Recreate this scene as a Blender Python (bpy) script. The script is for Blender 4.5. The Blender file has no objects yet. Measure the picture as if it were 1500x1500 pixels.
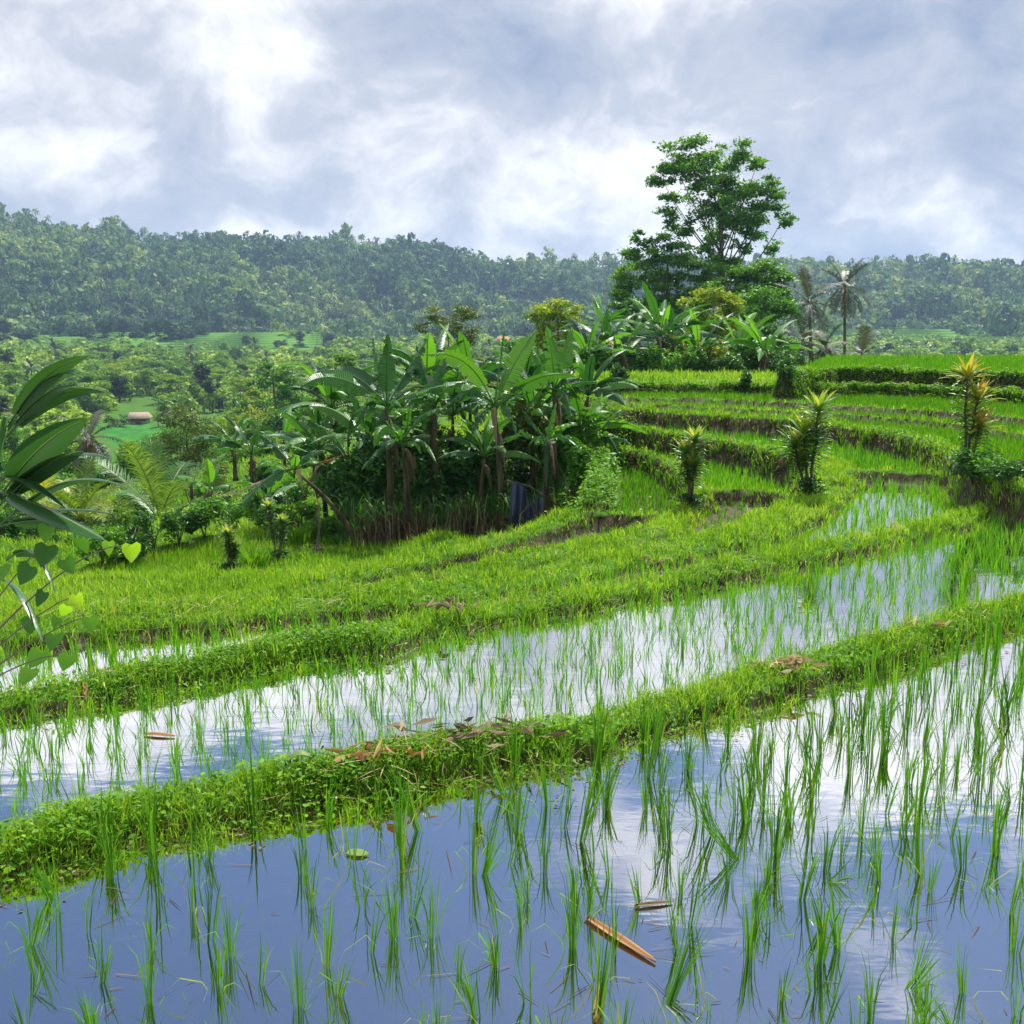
HAZE = True
import bpy, math
import numpy as np
from math import radians, sin, cos, tan, pi, sqrt, atan2
from mathutils import Vector, Matrix

RNG = np.random.RandomState(11)
F = 1538.0
PITCH = math.atan((750 - 460) / F)
H = 1.9
CP, SP = cos(PITCH), sin(PITCH)
scene = bpy.context.scene
COL = scene.collection

# ---------------------------------------------------------------- projection of survey points
def ray(px, py):
    u = (750 - py) / F
    return ((px - 750) / F, CP + u * SP, -SP + u * CP)

def P(px, py, z):
    r = ray(px, py); t = (z - H) / r[2]
    return (r[0] * t, r[1] * t)

def at(px, py, d):
    r = ray(px, py); t = d / r[1]
    return np.array((r[0] * t, d, H + r[2] * t))

def line(pts, z):
    return np.array([P(a, b, z) for a, b in pts])

# ---------------------------------------------------------------- noise
_tab = np.random.RandomState(5).rand(256, 256)
def vn(x, y, s=1.0, o=0):
    x = np.asarray(x, float) / s + 17.3 * o + 500; y = np.asarray(y, float) / s + 9.1 * o + 500
    xi = np.floor(x).astype(int); yi = np.floor(y).astype(int)
    fx = x - xi; fy = y - yi
    fx = fx * fx * (3 - 2 * fx); fy = fy * fy * (3 - 2 * fy)
    g = lambda a, b: _tab[a & 255, b & 255]
    return ((g(xi, yi) * (1 - fx) + g(xi + 1, yi) * fx) * (1 - fy) + (g(xi, yi + 1) * (1 - fx) + g(xi + 1, yi + 1) * fx) * fy) * 2 - 1

def fbm(x, y, s=1.0, n=3, o=0):
    r = 0; a = 1.0
    for i in range(n):
        r = r + a * vn(x, y, s, o + i); s *= 0.5; a *= 0.5
    return r

def seg_dist(X, Y, L):
    d = np.full(X.shape, 1e9)
    for (ax, ay), (bx, by) in zip(L[:-1], L[1:]):
        vx, vy = bx - ax, by - ay
        t = np.clip(((X - ax) * vx + (Y - ay) * vy) / (vx * vx + vy * vy + 1e-12), 0, 1)
        d = np.minimum(d, np.hypot(X - ax - t * vx, Y - ay - t * vy))
    return d

def inside(X, Y, L):
    r = np.zeros(X.shape, bool)
    n = len(L)
    for i in range(n):
        ax, ay = L[i]; bx, by = L[(i + 1) % n]
        if ay == by: continue
        c = ((ay > Y) != (by > Y)) & (X < (bx - ax) * (Y - ay) / (by - ay) + ax)
        r ^= c
    return r

# ---------------------------------------------------------------- mesh helpers
def mesh(name, V, polys, mat, attrs=None, uv=None, smooth=False):
    me = bpy.data.meshes.new(name)
    V = np.asarray(V, np.float32).reshape(-1, 3)
    polys = [np.asarray(p, np.int32) for p in polys if len(p)]
    me.vertices.add(len(V)); me.vertices.foreach_set('co', V.ravel())
    nl = sum(p.size for p in polys); npoly = sum(len(p) for p in polys)
    me.loops.add(nl); me.polygons.add(npoly)
    me.loops.foreach_set('vertex_index', np.concatenate([p.ravel() for p in polys]))
    tot = np.concatenate([np.full(len(p), p.shape[1], np.int32) for p in polys])
    st = np.concatenate([[0], np.cumsum(tot)[:-1]]).astype(np.int32)
    me.polygons.foreach_set('loop_start', st)
    if smooth: me.polygons.foreach_set('use_smooth', np.ones(npoly, bool))
    for k, a in (attrs or {}).items():
        at_ = me.attributes.new(k, 'FLOAT', 'POINT'); at_.data.foreach_set('value', np.asarray(a, np.float32).ravel())
    if uv is not None:
        l = me.uv_layers.new(name='UVMap'); li = np.concatenate([p.ravel() for p in polys])
        l.data.foreach_set('uv', np.asarray(uv, np.float32)[li].ravel())
    for m in (mat if isinstance(mat, (list, tuple)) else [mat]): me.materials.append(m)
    me.update(calc_edges=True); me.validate()
    return me

class MB:
    """collects pieces of one mesh"""
    def __init__(s): s.V = []; s.Q = []; s.T = []; s.R = []; s.U = []; s.MQ = []; s.MT = []; s.n = 0
    def add(s, V, Q=None, T=None, rnd=0.5, uv=None, mi=0):
        V = np.asarray(V, float).reshape(-1, 3)
        if Q is not None and len(Q): s.Q.append(np.asarray(Q, int) + s.n); s.MQ.append(np.full(len(Q), mi))
        if T is not None and len(T): s.T.append(np.asarray(T, int) + s.n); s.MT.append(np.full(len(T), mi))
        s.V.append(V); s.R.append(np.broadcast_to(np.asarray(rnd, float), (len(V),)))
        s.U.append(np.zeros((len(V), 2)) if uv is None else np.asarray(uv, float)); s.n += len(V); return s
    def tube(s, pts, rad, k=7, rnd=0.5, mi=0):
        pts = np.asarray(pts, float); n = len(pts); rad = np.broadcast_to(np.asarray(rad, float), (n,))
        T = np.gradient(pts, axis=0); T /= np.linalg.norm(T, axis=1)[:, None] + 1e-9
        ref = np.array([0.31, 0.95, 0.02]) if abs(T[0][2]) > .7 else np.array([0, 0, 1.])
        A = np.cross(T, ref); A /= np.linalg.norm(A, axis=1)[:, None] + 1e-9; B = np.cross(T, A)
        th = np.linspace(0, 2 * pi, k, endpoint=False)
        V = pts[:, None] + rad[:, None, None] * (A[:, None] * np.cos(th)[None, :, None] + B[:, None] * np.sin(th)[None, :, None])
        i = np.arange(n - 1)[:, None] * k; j = np.arange(k)[None, :]; j2 = (j + 1) % k
        Q = np.stack([i + j, i + j2, i + k + j2, i + k + j], -1).reshape(-1, 4)
        V = np.concatenate([V.reshape(-1, 3), pts[[0, -1]]]); c0, c1 = n * k, n * k + 1
        jj = np.arange(k); T3 = np.concatenate([np.stack([np.full(k, c0), (jj + 1) % k, jj], -1), np.stack([np.full(k, c1), (n - 1) * k + jj, (n - 1) * k + (jj + 1) % k], -1)])
        uv = np.concatenate([np.stack([np.tile(np.arange(k) / k, n), np.repeat(np.linspace(0, 1, n), k)], -1), [[0, 0], [0, 1]]])
        return s.add(V, Q, T3, rnd, uv, mi)
    def me(s, name, mat, smooth=False, uv=False):
        V = np.concatenate(s.V); polys = []; mi = []
        if s.Q: polys.append(np.concatenate(s.Q)); mi.append(np.concatenate(s.MQ))
        if s.T: polys.append(np.concatenate(s.T)); mi.append(np.concatenate(s.MT))
        m = mesh(name, V, polys, mat, {'rnd': np.concatenate(s.R)}, np.concatenate(s.U) if uv else None, smooth)
        if isinstance(mat, (list, tuple)) and len(m.polygons) == sum(map(len, mi)):
            m.polygons.foreach_set('material_index', np.concatenate(mi).astype(np.int32))
        return m
    def obj(s, name, mat, parent=None, smooth=False, uv=False):
        return link(name, s.me(name, mat, smooth, uv), parent)

def link(name, me, parent=None, loc=None, rz=0.0, sc=1.0):
    o = bpy.data.objects.new(name, me); COL.objects.link(o)
    if parent: o.parent = parent
    if loc is not None: o.location = tuple(loc)
    if rz: o.rotation_euler = (0, 0, rz)
    if sc != 1.0: o.scale = (sc, sc, sc) if np.isscalar(sc) else sc
    return o

def tag(o, label=None, cat=None, group=None, kind=None):
    if label: o['label'] = label
    if cat: o['category'] = cat
    if group: o['group'] = group
    if kind: o['kind'] = kind
    return o

def empty(name, loc=(0, 0, 0), rz=0.0):
    o = bpy.data.objects.new(name, None); COL.objects.link(o); o.location = tuple(float(v) for v in loc)
    o.rotation_euler = (0, 0, rz); o.empty_display_size = 0.1; return o

def copy_tree(o, parent=None):
    c = o.copy(); COL.objects.link(c)
    if parent: c.parent = parent
    for ch in list(o.children): copy_tree(ch, c)
    return c

# ---------------------------------------------------------------- vector piles
def unit(v): return v / (np.linalg.norm(v, axis=-1, keepdims=True) + 1e-9)

def blades(B, h, w, az, lean, bend, rnd):
    """grass or rice blades; B (n,3) bases.  5 verts each"""
    n = len(B); h, w, az, lean, bend, rnd = [np.broadcast_to(np.asarray(a, float), (n,)) for a in (h, w, az, lean, bend, rnd)]
    D = np.stack([np.cos(az), np.sin(az), np.zeros(n)], -1); face = az + RNG.uniform(-1.2, 1.2, n) + pi / 2
    S = np.stack([np.cos(face), np.sin(face), np.zeros(n)], -1) * (w / 2)[:, None]
    up = np.array([0, 0, 1.0])
    m = B + (up * np.cos(lean)[:, None] + D * np.sin(lean)[:, None]) * (h * .55)[:, None]
    l2 = lean + bend
    t = m + (up * np.cos(l2)[:, None] + D * np.sin(l2)[:, None]) * (h * .45)[:, None]
    V = np.stack([B - S, B + S, m - S * .8, m + S * .8, t], 1).reshape(-1, 3)
    i = np.arange(n)[:, None] * 5
    return V, i + np.array([0, 1, 3, 2]), i + np.array([2, 3, 4]), np.repeat(rnd, 5)

def leafcards(C, size, aspect=0.5, rnd=None, droop=0.3, flat=0.5):
    """rhombic leaves with a fold, random bearings; 4 verts, 2 tris each"""
    n = len(C); size = np.broadcast_to(np.asarray(size, float), (n,))
    a = RNG.uniform(0, 2 * pi, n); e = RNG.normal(-droop, .45, n)
    D = np.stack([np.cos(a) * np.cos(e), np.sin(a) * np.cos(e), np.sin(e)], -1)
    N = unit(RNG.normal(0, 1, (n, 3)) * (1 - flat) + np.array([0, 0, 1.0]) * flat)
    S = unit(np.cross(D, N)); U = np.cross(S, D)
    L = D * size[:, None]; W = S * (size * aspect / 2)[:, None]; K = U * (size * .07)[:, None]
    V = np.stack([C - L * .5, C + W + K, C + L * .5, C - W + K], 1).reshape(-1, 3)
    i = np.arange(n)[:, None] * 4
    Tt = np.concatenate([i + np.array([0, 1, 2]), i + np.array([0, 2, 3])])
    if rnd is None: rnd = RNG.rand(n)
    return V, Tt, np.repeat(np.clip(rnd, 0, 1), 4)

# ---------------------------------------------------------------- materials
def newmat(name):
    m = bpy.data.materials.new(name); m.use_nodes = True; nt = m.node_tree; nt.nodes.clear()
    out = nt.nodes.new('ShaderNodeOutputMaterial'); return m, nt, out

def nd(nt, t, **kw):
    n = nt.nodes.new(t)
    for k, v in kw.items():
        if k in n.inputs.keys() if isinstance(k, str) else False: n.inputs[k].default_value = v
        else: setattr(n, k, v)
    return n

def ramp(nt, stops, fac):
    r = nt.nodes.new('ShaderNodeValToRGB'); e = r.color_ramp.elements
    while len(e) < len(stops): e.new(0.5)
    for i, (p, c) in enumerate(stops): e[i].position = p; e[i].color = (*c, 1)
    nt.links.new(fac, r.inputs[0]); return r.outputs[0]

def leafmat(name, stops, trans=0.35, rough=0.5, spec=0.4, tcol=(1.25, 1.25, .5), stripes=0, objrand=0.0, nscale=0):
    m, nt, out = newmat(name); L = nt.links.new
    a = nd(nt, 'ShaderNodeAttribute', attribute_name='rnd'); col = ramp(nt, stops, a.outputs['Fac'])
    if nscale:
        ge = nd(nt, 'ShaderNodeNewGeometry'); no = nd(nt, 'ShaderNodeTexNoise'); no.inputs['Scale'].default_value = nscale
        L(ge.outputs['Position'], no.inputs['Vector'])
        hs = nd(nt, 'ShaderNodeHueSaturation'); mr = nd(nt, 'ShaderNodeMapRange'); mr.inputs[1].default_value = .3; mr.inputs[2].default_value = .7
        mr.inputs[3].default_value = .65; mr.inputs[4].default_value = 1.35; L(no.outputs[0], mr.inputs[0]); L(mr.outputs[0], hs.inputs['Value'])
        mr2 = nd(nt, 'ShaderNodeMapRange'); mr2.inputs[1].default_value = .3; mr2.inputs[2].default_value = .7; mr2.inputs[3].default_value = .515; mr2.inputs[4].default_value = .485
        L(no.outputs[0], mr2.inputs[0]); L(mr2.outputs[0], hs.inputs['Hue']); L(col, hs.inputs['Color']); col = hs.outputs[0]
    if objrand:
        oi = nd(nt, 'ShaderNodeObjectInfo'); hs = nd(nt, 'ShaderNodeHueSaturation')
        mr = nd(nt, 'ShaderNodeMapRange'); mr.inputs[3].default_value = 1 - objrand; mr.inputs[4].default_value = 1 + objrand
        L(oi.outputs['Random'], mr.inputs[0]); L(mr.outputs[0], hs.inputs['Value'])
        mr = nd(nt, 'ShaderNodeMapRange'); mr.inputs[3].default_value = .5 + objrand * .05; mr.inputs[4].default_value = .5 - objrand * .07
        L(oi.outputs['Random'], mr.inputs[0]); L(mr.outputs[0], hs.inputs['Hue']); L(col, hs.inputs['Color']); col = hs.outputs[0]
    nrm = None
    if stripes:
        uv = nd(nt, 'ShaderNodeUVMap'); sp = nd(nt, 'ShaderNodeSeparateXYZ'); L(uv.outputs[0], sp.inputs[0])
        w = nd(nt, 'ShaderNodeMath', operation='SINE'); mu = nd(nt, 'ShaderNodeMath', operation='MULTIPLY'); mu.inputs[1].default_value = stripes
        L(sp.outputs[1], mu.inputs[0]); L(mu.outputs[0], w.inputs[0])
        hs = nd(nt, 'ShaderNodeHueSaturation'); mr = nd(nt, 'ShaderNodeMapRange'); mr.inputs[1].default_value = -1; mr.inputs[3].default_value = .82; mr.inputs[4].default_value = 1.15
        L(w.outputs[0], mr.inputs[0]); L(mr.outputs[0], hs.inputs['Value']); L(col, hs.inputs['Color'])
        ab = nd(nt, 'ShaderNodeMath', operation='ABSOLUTE'); L(sp.outputs[0], ab.inputs[0])
        lt = nd(nt, 'ShaderNodeMath', operation='LESS_THAN'); lt.inputs[1].default_value = .06; L(ab.outputs[0], lt.inputs[0])
        mx = nd(nt, 'ShaderNodeMix', data_type='RGBA'); L(lt.outputs[0], mx.inputs[0]); L(hs.outputs[0], mx.inputs[6]); mx.inputs[7].default_value = (.2, .3, .08, 1); col = mx.outputs[2]
        bp = nd(nt, 'ShaderNodeBump'); bp.inputs['Strength'].default_value = .35; bp.inputs['Distance'].default_value = .02; L(w.outputs[0], bp.inputs['Height']); nrm = bp.outputs[0]
    pb = nd(nt, 'ShaderNodeBsdfPrincipled'); L(col, pb.inputs['Base Color']); pb.inputs['Roughness'].default_value = rough
    pb.inputs['Specular IOR Level'].default_value = spec
    if nrm: L(nrm, pb.inputs['Normal'])
    if trans > 0:
        tr = nd(nt, 'ShaderNodeBsdfTranslucent'); mm = nd(nt, 'ShaderNodeMix', data_type='RGBA', blend_type='MULTIPLY'); mm.inputs[0].default_value = 1
        L(col, mm.inputs[6]); mm.inputs[7].default_value = (*tcol, 1); L(mm.outputs[2], tr.inputs[0])
        ms = nd(nt, 'ShaderNodeMixShader'); ms.inputs[0].default_value = trans; L(pb.outputs[0], ms.inputs[1]); L(tr.outputs[0], ms.inputs[2]); L(ms.outputs[0], out.inputs[0])
    else: L(pb.outputs[0], out.inputs[0])
    return m

def barkmat(name, c1, c2, scale=8, rough=.9, stretch=(1, 1, .25), bump=.5, spec=.2):
    m, nt, out = newmat(name); L = nt.links.new
    tc = nd(nt, 'ShaderNodeTexCoord'); mp = nd(nt, 'ShaderNodeMapping'); mp.inputs['Scale'].default_value = stretch; L(tc.outputs['Object'], mp.inputs[0])
    no = nd(nt, 'ShaderNodeTexNoise'); no.inputs['Scale'].default_value = scale; no.inputs['Detail'].default_value = 5; L(mp.outputs[0], no.inputs['Vector'])
    col = ramp(nt, [(.3, c1), (.7, c2)], no.outputs[0])
    pb = nd(nt, 'ShaderNodeBsdfPrincipled'); L(col, pb.inputs['Base Color']); pb.inputs['Roughness'].default_value = rough; pb.inputs['Specular IOR Level'].default_value = spec
    bp = nd(nt, 'ShaderNodeBump'); bp.inputs['Strength'].default_value = bump; bp.inputs['Distance'].default_value = .03; L(no.outputs[0], bp.inputs['Height']); L(bp.outputs[0], pb.inputs['Normal'])
    L(pb.outputs[0], out.inputs[0]); return m

M = {}
M['rice'] = leafmat('rice_leaf', [(0, (.035, .14, .006)), (.5, (.085, .27, .009)), (.85, (.18, .40, .012)), (1, (.30, .34, .05))], .5, .5, .2)
M['rice_near'] = leafmat('rice_leaf_near', [(0, (.025, .10, .008)), (.5, (.06, .20, .010)), (.85, (.12, .30, .018)), (1, (.26, .27, .06))], .38, .6, .1)
M['grass'] = leafmat('grass_leaf', [(0, (.06, .16, .006)), (.45, (.20, .38, .02)), (.82, (.34, .52, .045)), (.93, (.28, .40, .05)), (1, (.42, .36, .16))], .45, .6, .15)
M['weed'] = leafmat('weed_leaf', [(0, (.05, .15, .008)), (.5, (.11, .28, .012)), (1, (.26, .46, .025))], .4, .55, .2)
M['banana'] = leafmat('banana_leaf', [(0, (.018, .08, .022)), (.5, (.036, .14, .026)), (1, (.09, .25, .03))], .26, .36, .5, (1.4, 1.5, .5), stripes=260, objrand=.18)
M['banana_lime'] = leafmat('young_banana_leaf', [(0, (.05, .19, .02)), (1, (.13, .36, .03))], .4, .35, .5, stripes=260, objrand=.12)
M['yellow_leaf'] = leafmat('yellowed_leaf', [(0, (.45, .22, .02)), (1, (.60, .42, .05))], .4, .5, .3, stripes=200)
M['dry'] = leafmat('dry_leaf', [(0, (.045, .034, .018)), (.5, (.13, .098, .055)), (1, (.36, .29, .18))], .08, .8, .1)
M['dry_orange'] = leafmat('dry_orange_leaf', [(0, (.13, .055, .018)), (.5, (.30, .14, .04)), (1, (.46, .26, .10))], .15, .6, .3)
M['stem'] = barkmat('banana_stem', (.02, .014, .008), (.11, .10, .045), 9, .8)
M['bark'] = barkmat('tree_bark', (.05, .04, .03), (.17, .14, .10), 7)
M['bark_pale'] = barkmat('pale_bark', (.12, .10, .08), (.30, .27, .22), 5)
M['palm'] = leafmat('palm_leaf', [(0, (.03, .10, .015)), (.6, (.09, .22, .03)), (1, (.28, .34, .08))], .3, .4, .5, objrand=.1)
M['palm_yellow'] = leafmat('yellow_palm_leaf', [(0, (.07, .15, .02)), (.5, (.18, .28, .03)), (1, (.40, .40, .06))], .35, .45, .4)
M['palm_dark'] = leafmat('grey_palm_leaf', [(0, (.015, .03, .012)), (.6, (.035, .06, .03)), (1, (.12, .12, .08))], .15, .5, .4)
M['tree'] = leafmat('tree_leaf', [(0, (.03, .11, .010)), (.5, (.10, .26, .02)), (1, (.24, .44, .04))], .42, .5, .4)
M['tree_yellow'] = leafmat('yellow_tree_leaf', [(0, (.09, .22, .01)), (.55, (.28, .40, .02)), (.9, (.5, .42, .03)), (1, (.5, .2, .03))], .35, .5, .3)
M['tree_brown'] = leafmat('thin_tree_leaf', [(0, (.05, .09, .02)), (.6, (.12, .19, .03)), (1, (.24, .20, .07))], .3, .5, .3)
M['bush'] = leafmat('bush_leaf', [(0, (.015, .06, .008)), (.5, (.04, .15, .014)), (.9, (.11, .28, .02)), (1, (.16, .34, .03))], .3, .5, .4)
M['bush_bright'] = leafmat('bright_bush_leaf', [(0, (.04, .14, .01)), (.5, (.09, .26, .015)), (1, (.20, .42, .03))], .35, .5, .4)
M['cordy'] = leafmat('cordyline_leaf', [(0, (.02, .08, .012)), (.5, (.07, .2, .02)), (.85, (.26, .4, .04)), (1, (.55, .52, .12))], .35, .4, .5)
M['cordy_red'] = leafmat('golden_cordyline_leaf', [(0, (.07, .15, .02)), (.45, (.22, .28, .03)), (.8, (.42, .40, .06)), (1, (.46, .28, .05))], .4, .4, .5)
M['forest'] = leafmat('forest_leaf', [(0, (.010, .03, .010)), (.35, (.035, .095, .018)), (.7, (.13, .24, .04)), (1, (.34, .40, .10))], .25, .7, .2)
M['valley'] = leafmat('valley_leaf', [(0, (.05, .13, .014)), (.5, (.14, .30, .02)), (1, (.32, .46, .05))], .3, .6, .2, objrand=.3)
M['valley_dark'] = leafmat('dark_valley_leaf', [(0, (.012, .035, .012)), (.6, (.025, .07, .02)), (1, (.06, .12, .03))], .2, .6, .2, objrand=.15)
M['straw'] = leafmat('straw', [(0, (.18, .12, .05)), (1, (.5, .40, .22))], .2, .7, .2)
# ================================================================ terrain of the terraces
CR = {}   # crest lines: name -> (xy, z, half width)
def crest(name, pts, z, w): CR[name] = (line(pts, z), z, w)
crest('A', [(-500, 1345), (-150, 1285), (0, 1240), (120, 1203), (200, 1184), (300, 1168), (400, 1146), (500, 1134), (600, 1108), (700, 1092), (800, 1078), (870, 1066), (960, 1034), (1050, 1014), (1150, 984), (1250, 958), (1350, 928), (1450, 900), (1560, 870), (1800, 815)], .065, .11)
crest('B', [(-400, 1064), (-50, 1036), (60, 1014), (130, 1002), (220, 986), (320, 970), (420, 948), (500, 936), (560, 934), (600, 916), (700, 898), (800, 881), (900, 866), (960, 856), (1050, 837), (1150, 816), (1250, 797), (1330, 780), (1400, 761), (1460, 746), (1560, 722), (1800, 672)], -.04, .12)
gpts = [(-400, 950), (0, 922), (100, 912), (200, 905), (300, 896), (400, 887), (500, 880), (600, 870), (700, 856), (780, 845), (850, 832), (957, 808), (1042, 789), (1106, 777), (1148, 759), (1193, 735), (1222, 708), (1218, 686), (1196, 674)]
crest('G', gpts, -.03, .24)
crest('Rr', [(1196, 674), (1149, 668), (1117, 658), (1063, 648), (1020, 641), (957, 632), (893, 626), (862, 623)], 0.020, .10)
crest('E', [(1030, 728), (999, 757), (957, 778), (900, 792), (850, 802), (790, 815), (720, 832), (650, 848), (590, 862)], -0.380, .18)
crest('Rq', [(1030, 728), (1022, 712), (1003, 692), (978, 675), (935, 662), (893, 655), (862, 651)], -0.260, .10)
crest('F', [(1028, 722), (1070, 717), (1110, 719), (1150, 727), (1190, 733)], -0.270, .07)
crest('Fb', [(1010, 757), (957, 756), (900, 752), (850, 750)], -0.480, .08)
crest('D', [(850, 750), (830, 759), (760, 782), (700, 802), (620, 822), (540, 838), (440, 858), (340, 876), (250, 886)], -0.510, .15)
crest('W', [(870, 650), (878, 690), (876, 715), (872, 735)], -0.400, .14)
crest('H', [(1222, 706), (1231, 692), (1280, 691), (1330, 693), (1385, 697), (1420, 700)], 0.030, .09)
r3 = [(855, 599), (878, 600), (946, 603), (1010, 607), (1063, 611), (1127, 615), (1170, 618), (1220, 623), (1278, 633), (1320, 640), (1363, 649), (1390, 660), (1408, 672), (1428, 688), (1455, 703), (1490, 716)]
crest('C', r3, .23, .12)
crest('b', [(850, 592), (871, 593), (957, 594), (1042, 597), (1150, 602), (1235, 608), (1320, 614), (1385, 620), (1448, 628), (1600, 655)], 0.270, .07)
crest('a', [(845, 583), (871, 584), (978, 583), (1063, 585), (1150, 590), (1235, 595), (1320, 600), (1448, 609), (1600, 625)], 0.320, .07)
crest('T', [(838, 567), (893, 566), (978, 565), (1085, 566), (1171, 569), (1256, 569), (1320, 570), (1448, 577), (1650, 590)], 0.410, .16)
crest('U', [(1150, 551), (1180, 546), (1235, 544), (1342, 546), (1438, 549), (1650, 556)], 0.720, .14)
crest('Y', [(-300, 850), (70, 858), (130, 862), (200, 870), (262, 880)], -.92, .10)
crest('Z', [(-200, 870), (20, 857), (100, 836), (180, 817), (330, 777)], -1.42, .10)

cx = lambda n: [tuple(p) for p in CR[n][0]]
FIELDS = []   # name, z, polygon   (ascending)
def field(name, z, poly): FIELDS.append((name, z, np.array(poly)))
field('BF', -1.5, cx('Z') + [P(345, 790, -1.5), P(420, 832, -1.5), P(400, 842, -1.5), P(330, 862, -1.5), P(270, 870, -1.5), P(150, 862, -1.5), P(-200, 870, -1.5)])
field('BG', -1.62, [P(400, 800, -1.62), P(395, 772, -1.62), P(430, 757, -1.62), P(480, 757, -1.62), P(478, 778, -1.62)])
field('RL', -1.0, cx('Y') + [P(200, 888, -1.), P(100, 893, -1.), P(-300, 900, -1.)])
field('R1', -0.680, cx('E') + cx('D')[:5][::-1] + [(cx('W')[1])] + [P(1010, 740, -.68)])
field('F1', -0.580, cx('Rq') [:6]+ [cx('W')[0], cx('W')[1], cx('W')[2]] + cx('Fb')[::-1])
field('R2', -0.460, cx('E')[::-1] + cx('F') + cx('G')[7:16][::-1])
field('F2', -0.360, cx('Rq')[::-1] + cx('F') + [cx('G')[-3], cx('G')[-1]] + cx('Rr'))
P3poly = cx('B')[:-2] + cx('C')[-3:][::-1] + cx('H')[::-1] + cx('G')[:17][::-1]
field('P3', -0.085, P3poly)
F3poly = cx('Rr')[::-1] + [cx('G')[-2]] + cx('H') + cx('C')[:13][::-1]
field('F3', -0.080, F3poly)
P2poly = cx('A') + cx('B')[::-1]
field('P2', -0.100, P2poly)
field('F4', 0.150, cx('C') + cx('B')[-2:]+ [(60, 12)] + cx('b')[::-1])
P1poly = cx('A') + [(12, -4), (-12, -4)]
field('P1', 0.0, P1poly)
field('F5', 0.180, cx('b') + cx('a')[::-1])
field('F6', 0.220, cx('a') + cx('T')[::-1])
field('T1', 0.370, cx('T') + [(30, 27.5), (1.6, 27.5)])
field('T2', 0.640, cx('U') + [(34, 31), (9.0, 30.5)])
FIELDS.sort(key=lambda t: t[1])
FI = {f[0]: i for i, f in enumerate(FIELDS)}

ctl = [at(*c) for c in [(100, 893, 9), (250, 888, 9.3), (400, 872, 10.6), (480, 853, 11.8), (560, 822, 13.8), (610, 803, 13.2), (660, 788, 13.8), (700, 800, 14.5), (640, 790, 16), (760, 780, 16), (850, 745, 16), (870, 700, 18), (850, 660, 19), (845, 625, 20.5), (835, 595, 22), (820, 575, 25), (780, 640, 22), (500, 775, 17.5), (420, 785, 16.5), (300, 788, 17.5), (200, 815, 17), (100, 838, 15.8), (0, 850, 15), (0, 800, 28), (235, 794, 28), (100, 790, 26), (350, 755, 26), (480, 740, 27), (600, 715, 30), (700, 660, 36), (800, 620, 36), (150, 720, 55), (350, 690, 55), (550, 630, 75), (700, 600, 85),
    (900, 567, 32), (1000, 566, 34), (1100, 563, 34), (1250, 552, 36), (1450, 552, 36), (950, 572, 50), (1100, 572, 55), (1250, 565, 52), (1450, 560, 60)]]
ctl += [np.array(c, float) for c in [(0, -4, .1), (-5, -2, 0), (5, -2, .1), (-3, 0, 0), (3, 0, 0), (0, 1, 0), (-6, 3, -.3), (-9, 6, -.8), (-12, 9, -1.6), (8, 4, .2), (12, 8, .3), (18, 14, .6), (30, 20, .9), (0, 90, -9), (25, 110, -11), (50, 150, -14), (-50, 110, -15), (-20, 105, -14.5), (-60, 180, -15), (0, 180, -15), (60, 260, -15), (-100, 260, -15), (0, 400, -15), (-250, 500, -15), (250, 500, -15), (0, 600, -15), (0, 1500, -15), (-900, 1200, -15), (900, 1200, -15), (-30, 10, -6), (-60, 40, -12), (-30, 50, -12), (60, 30, 1), (80, 80, -3), (0, -60, 1), (-60, -30, -3), (60, -30, 2)]]
ctl = np.array(ctl)
def lp(x, y): return np.arctan2(x, y) * 1.3, np.log(np.hypot(x, y) + .3)
CU, CV = lp(ctl[:, 0], ctl[:, 1])

def natural(X, Y):
    U, V = lp(X, Y); num = 0; den = 0
    for u, v, z in zip(CU, CV, ctl[:, 2]):
        w = 1 / ((U - u) ** 2 + (V - v) ** 2 + .0006) ** 2
        num = num + w * z; den = den + w
    r = np.hypot(X, Y)
    return num / den + fbm(X, Y, 1.6, 3, 2) * .05 * np.clip(r / 8, .2, 4)

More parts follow.
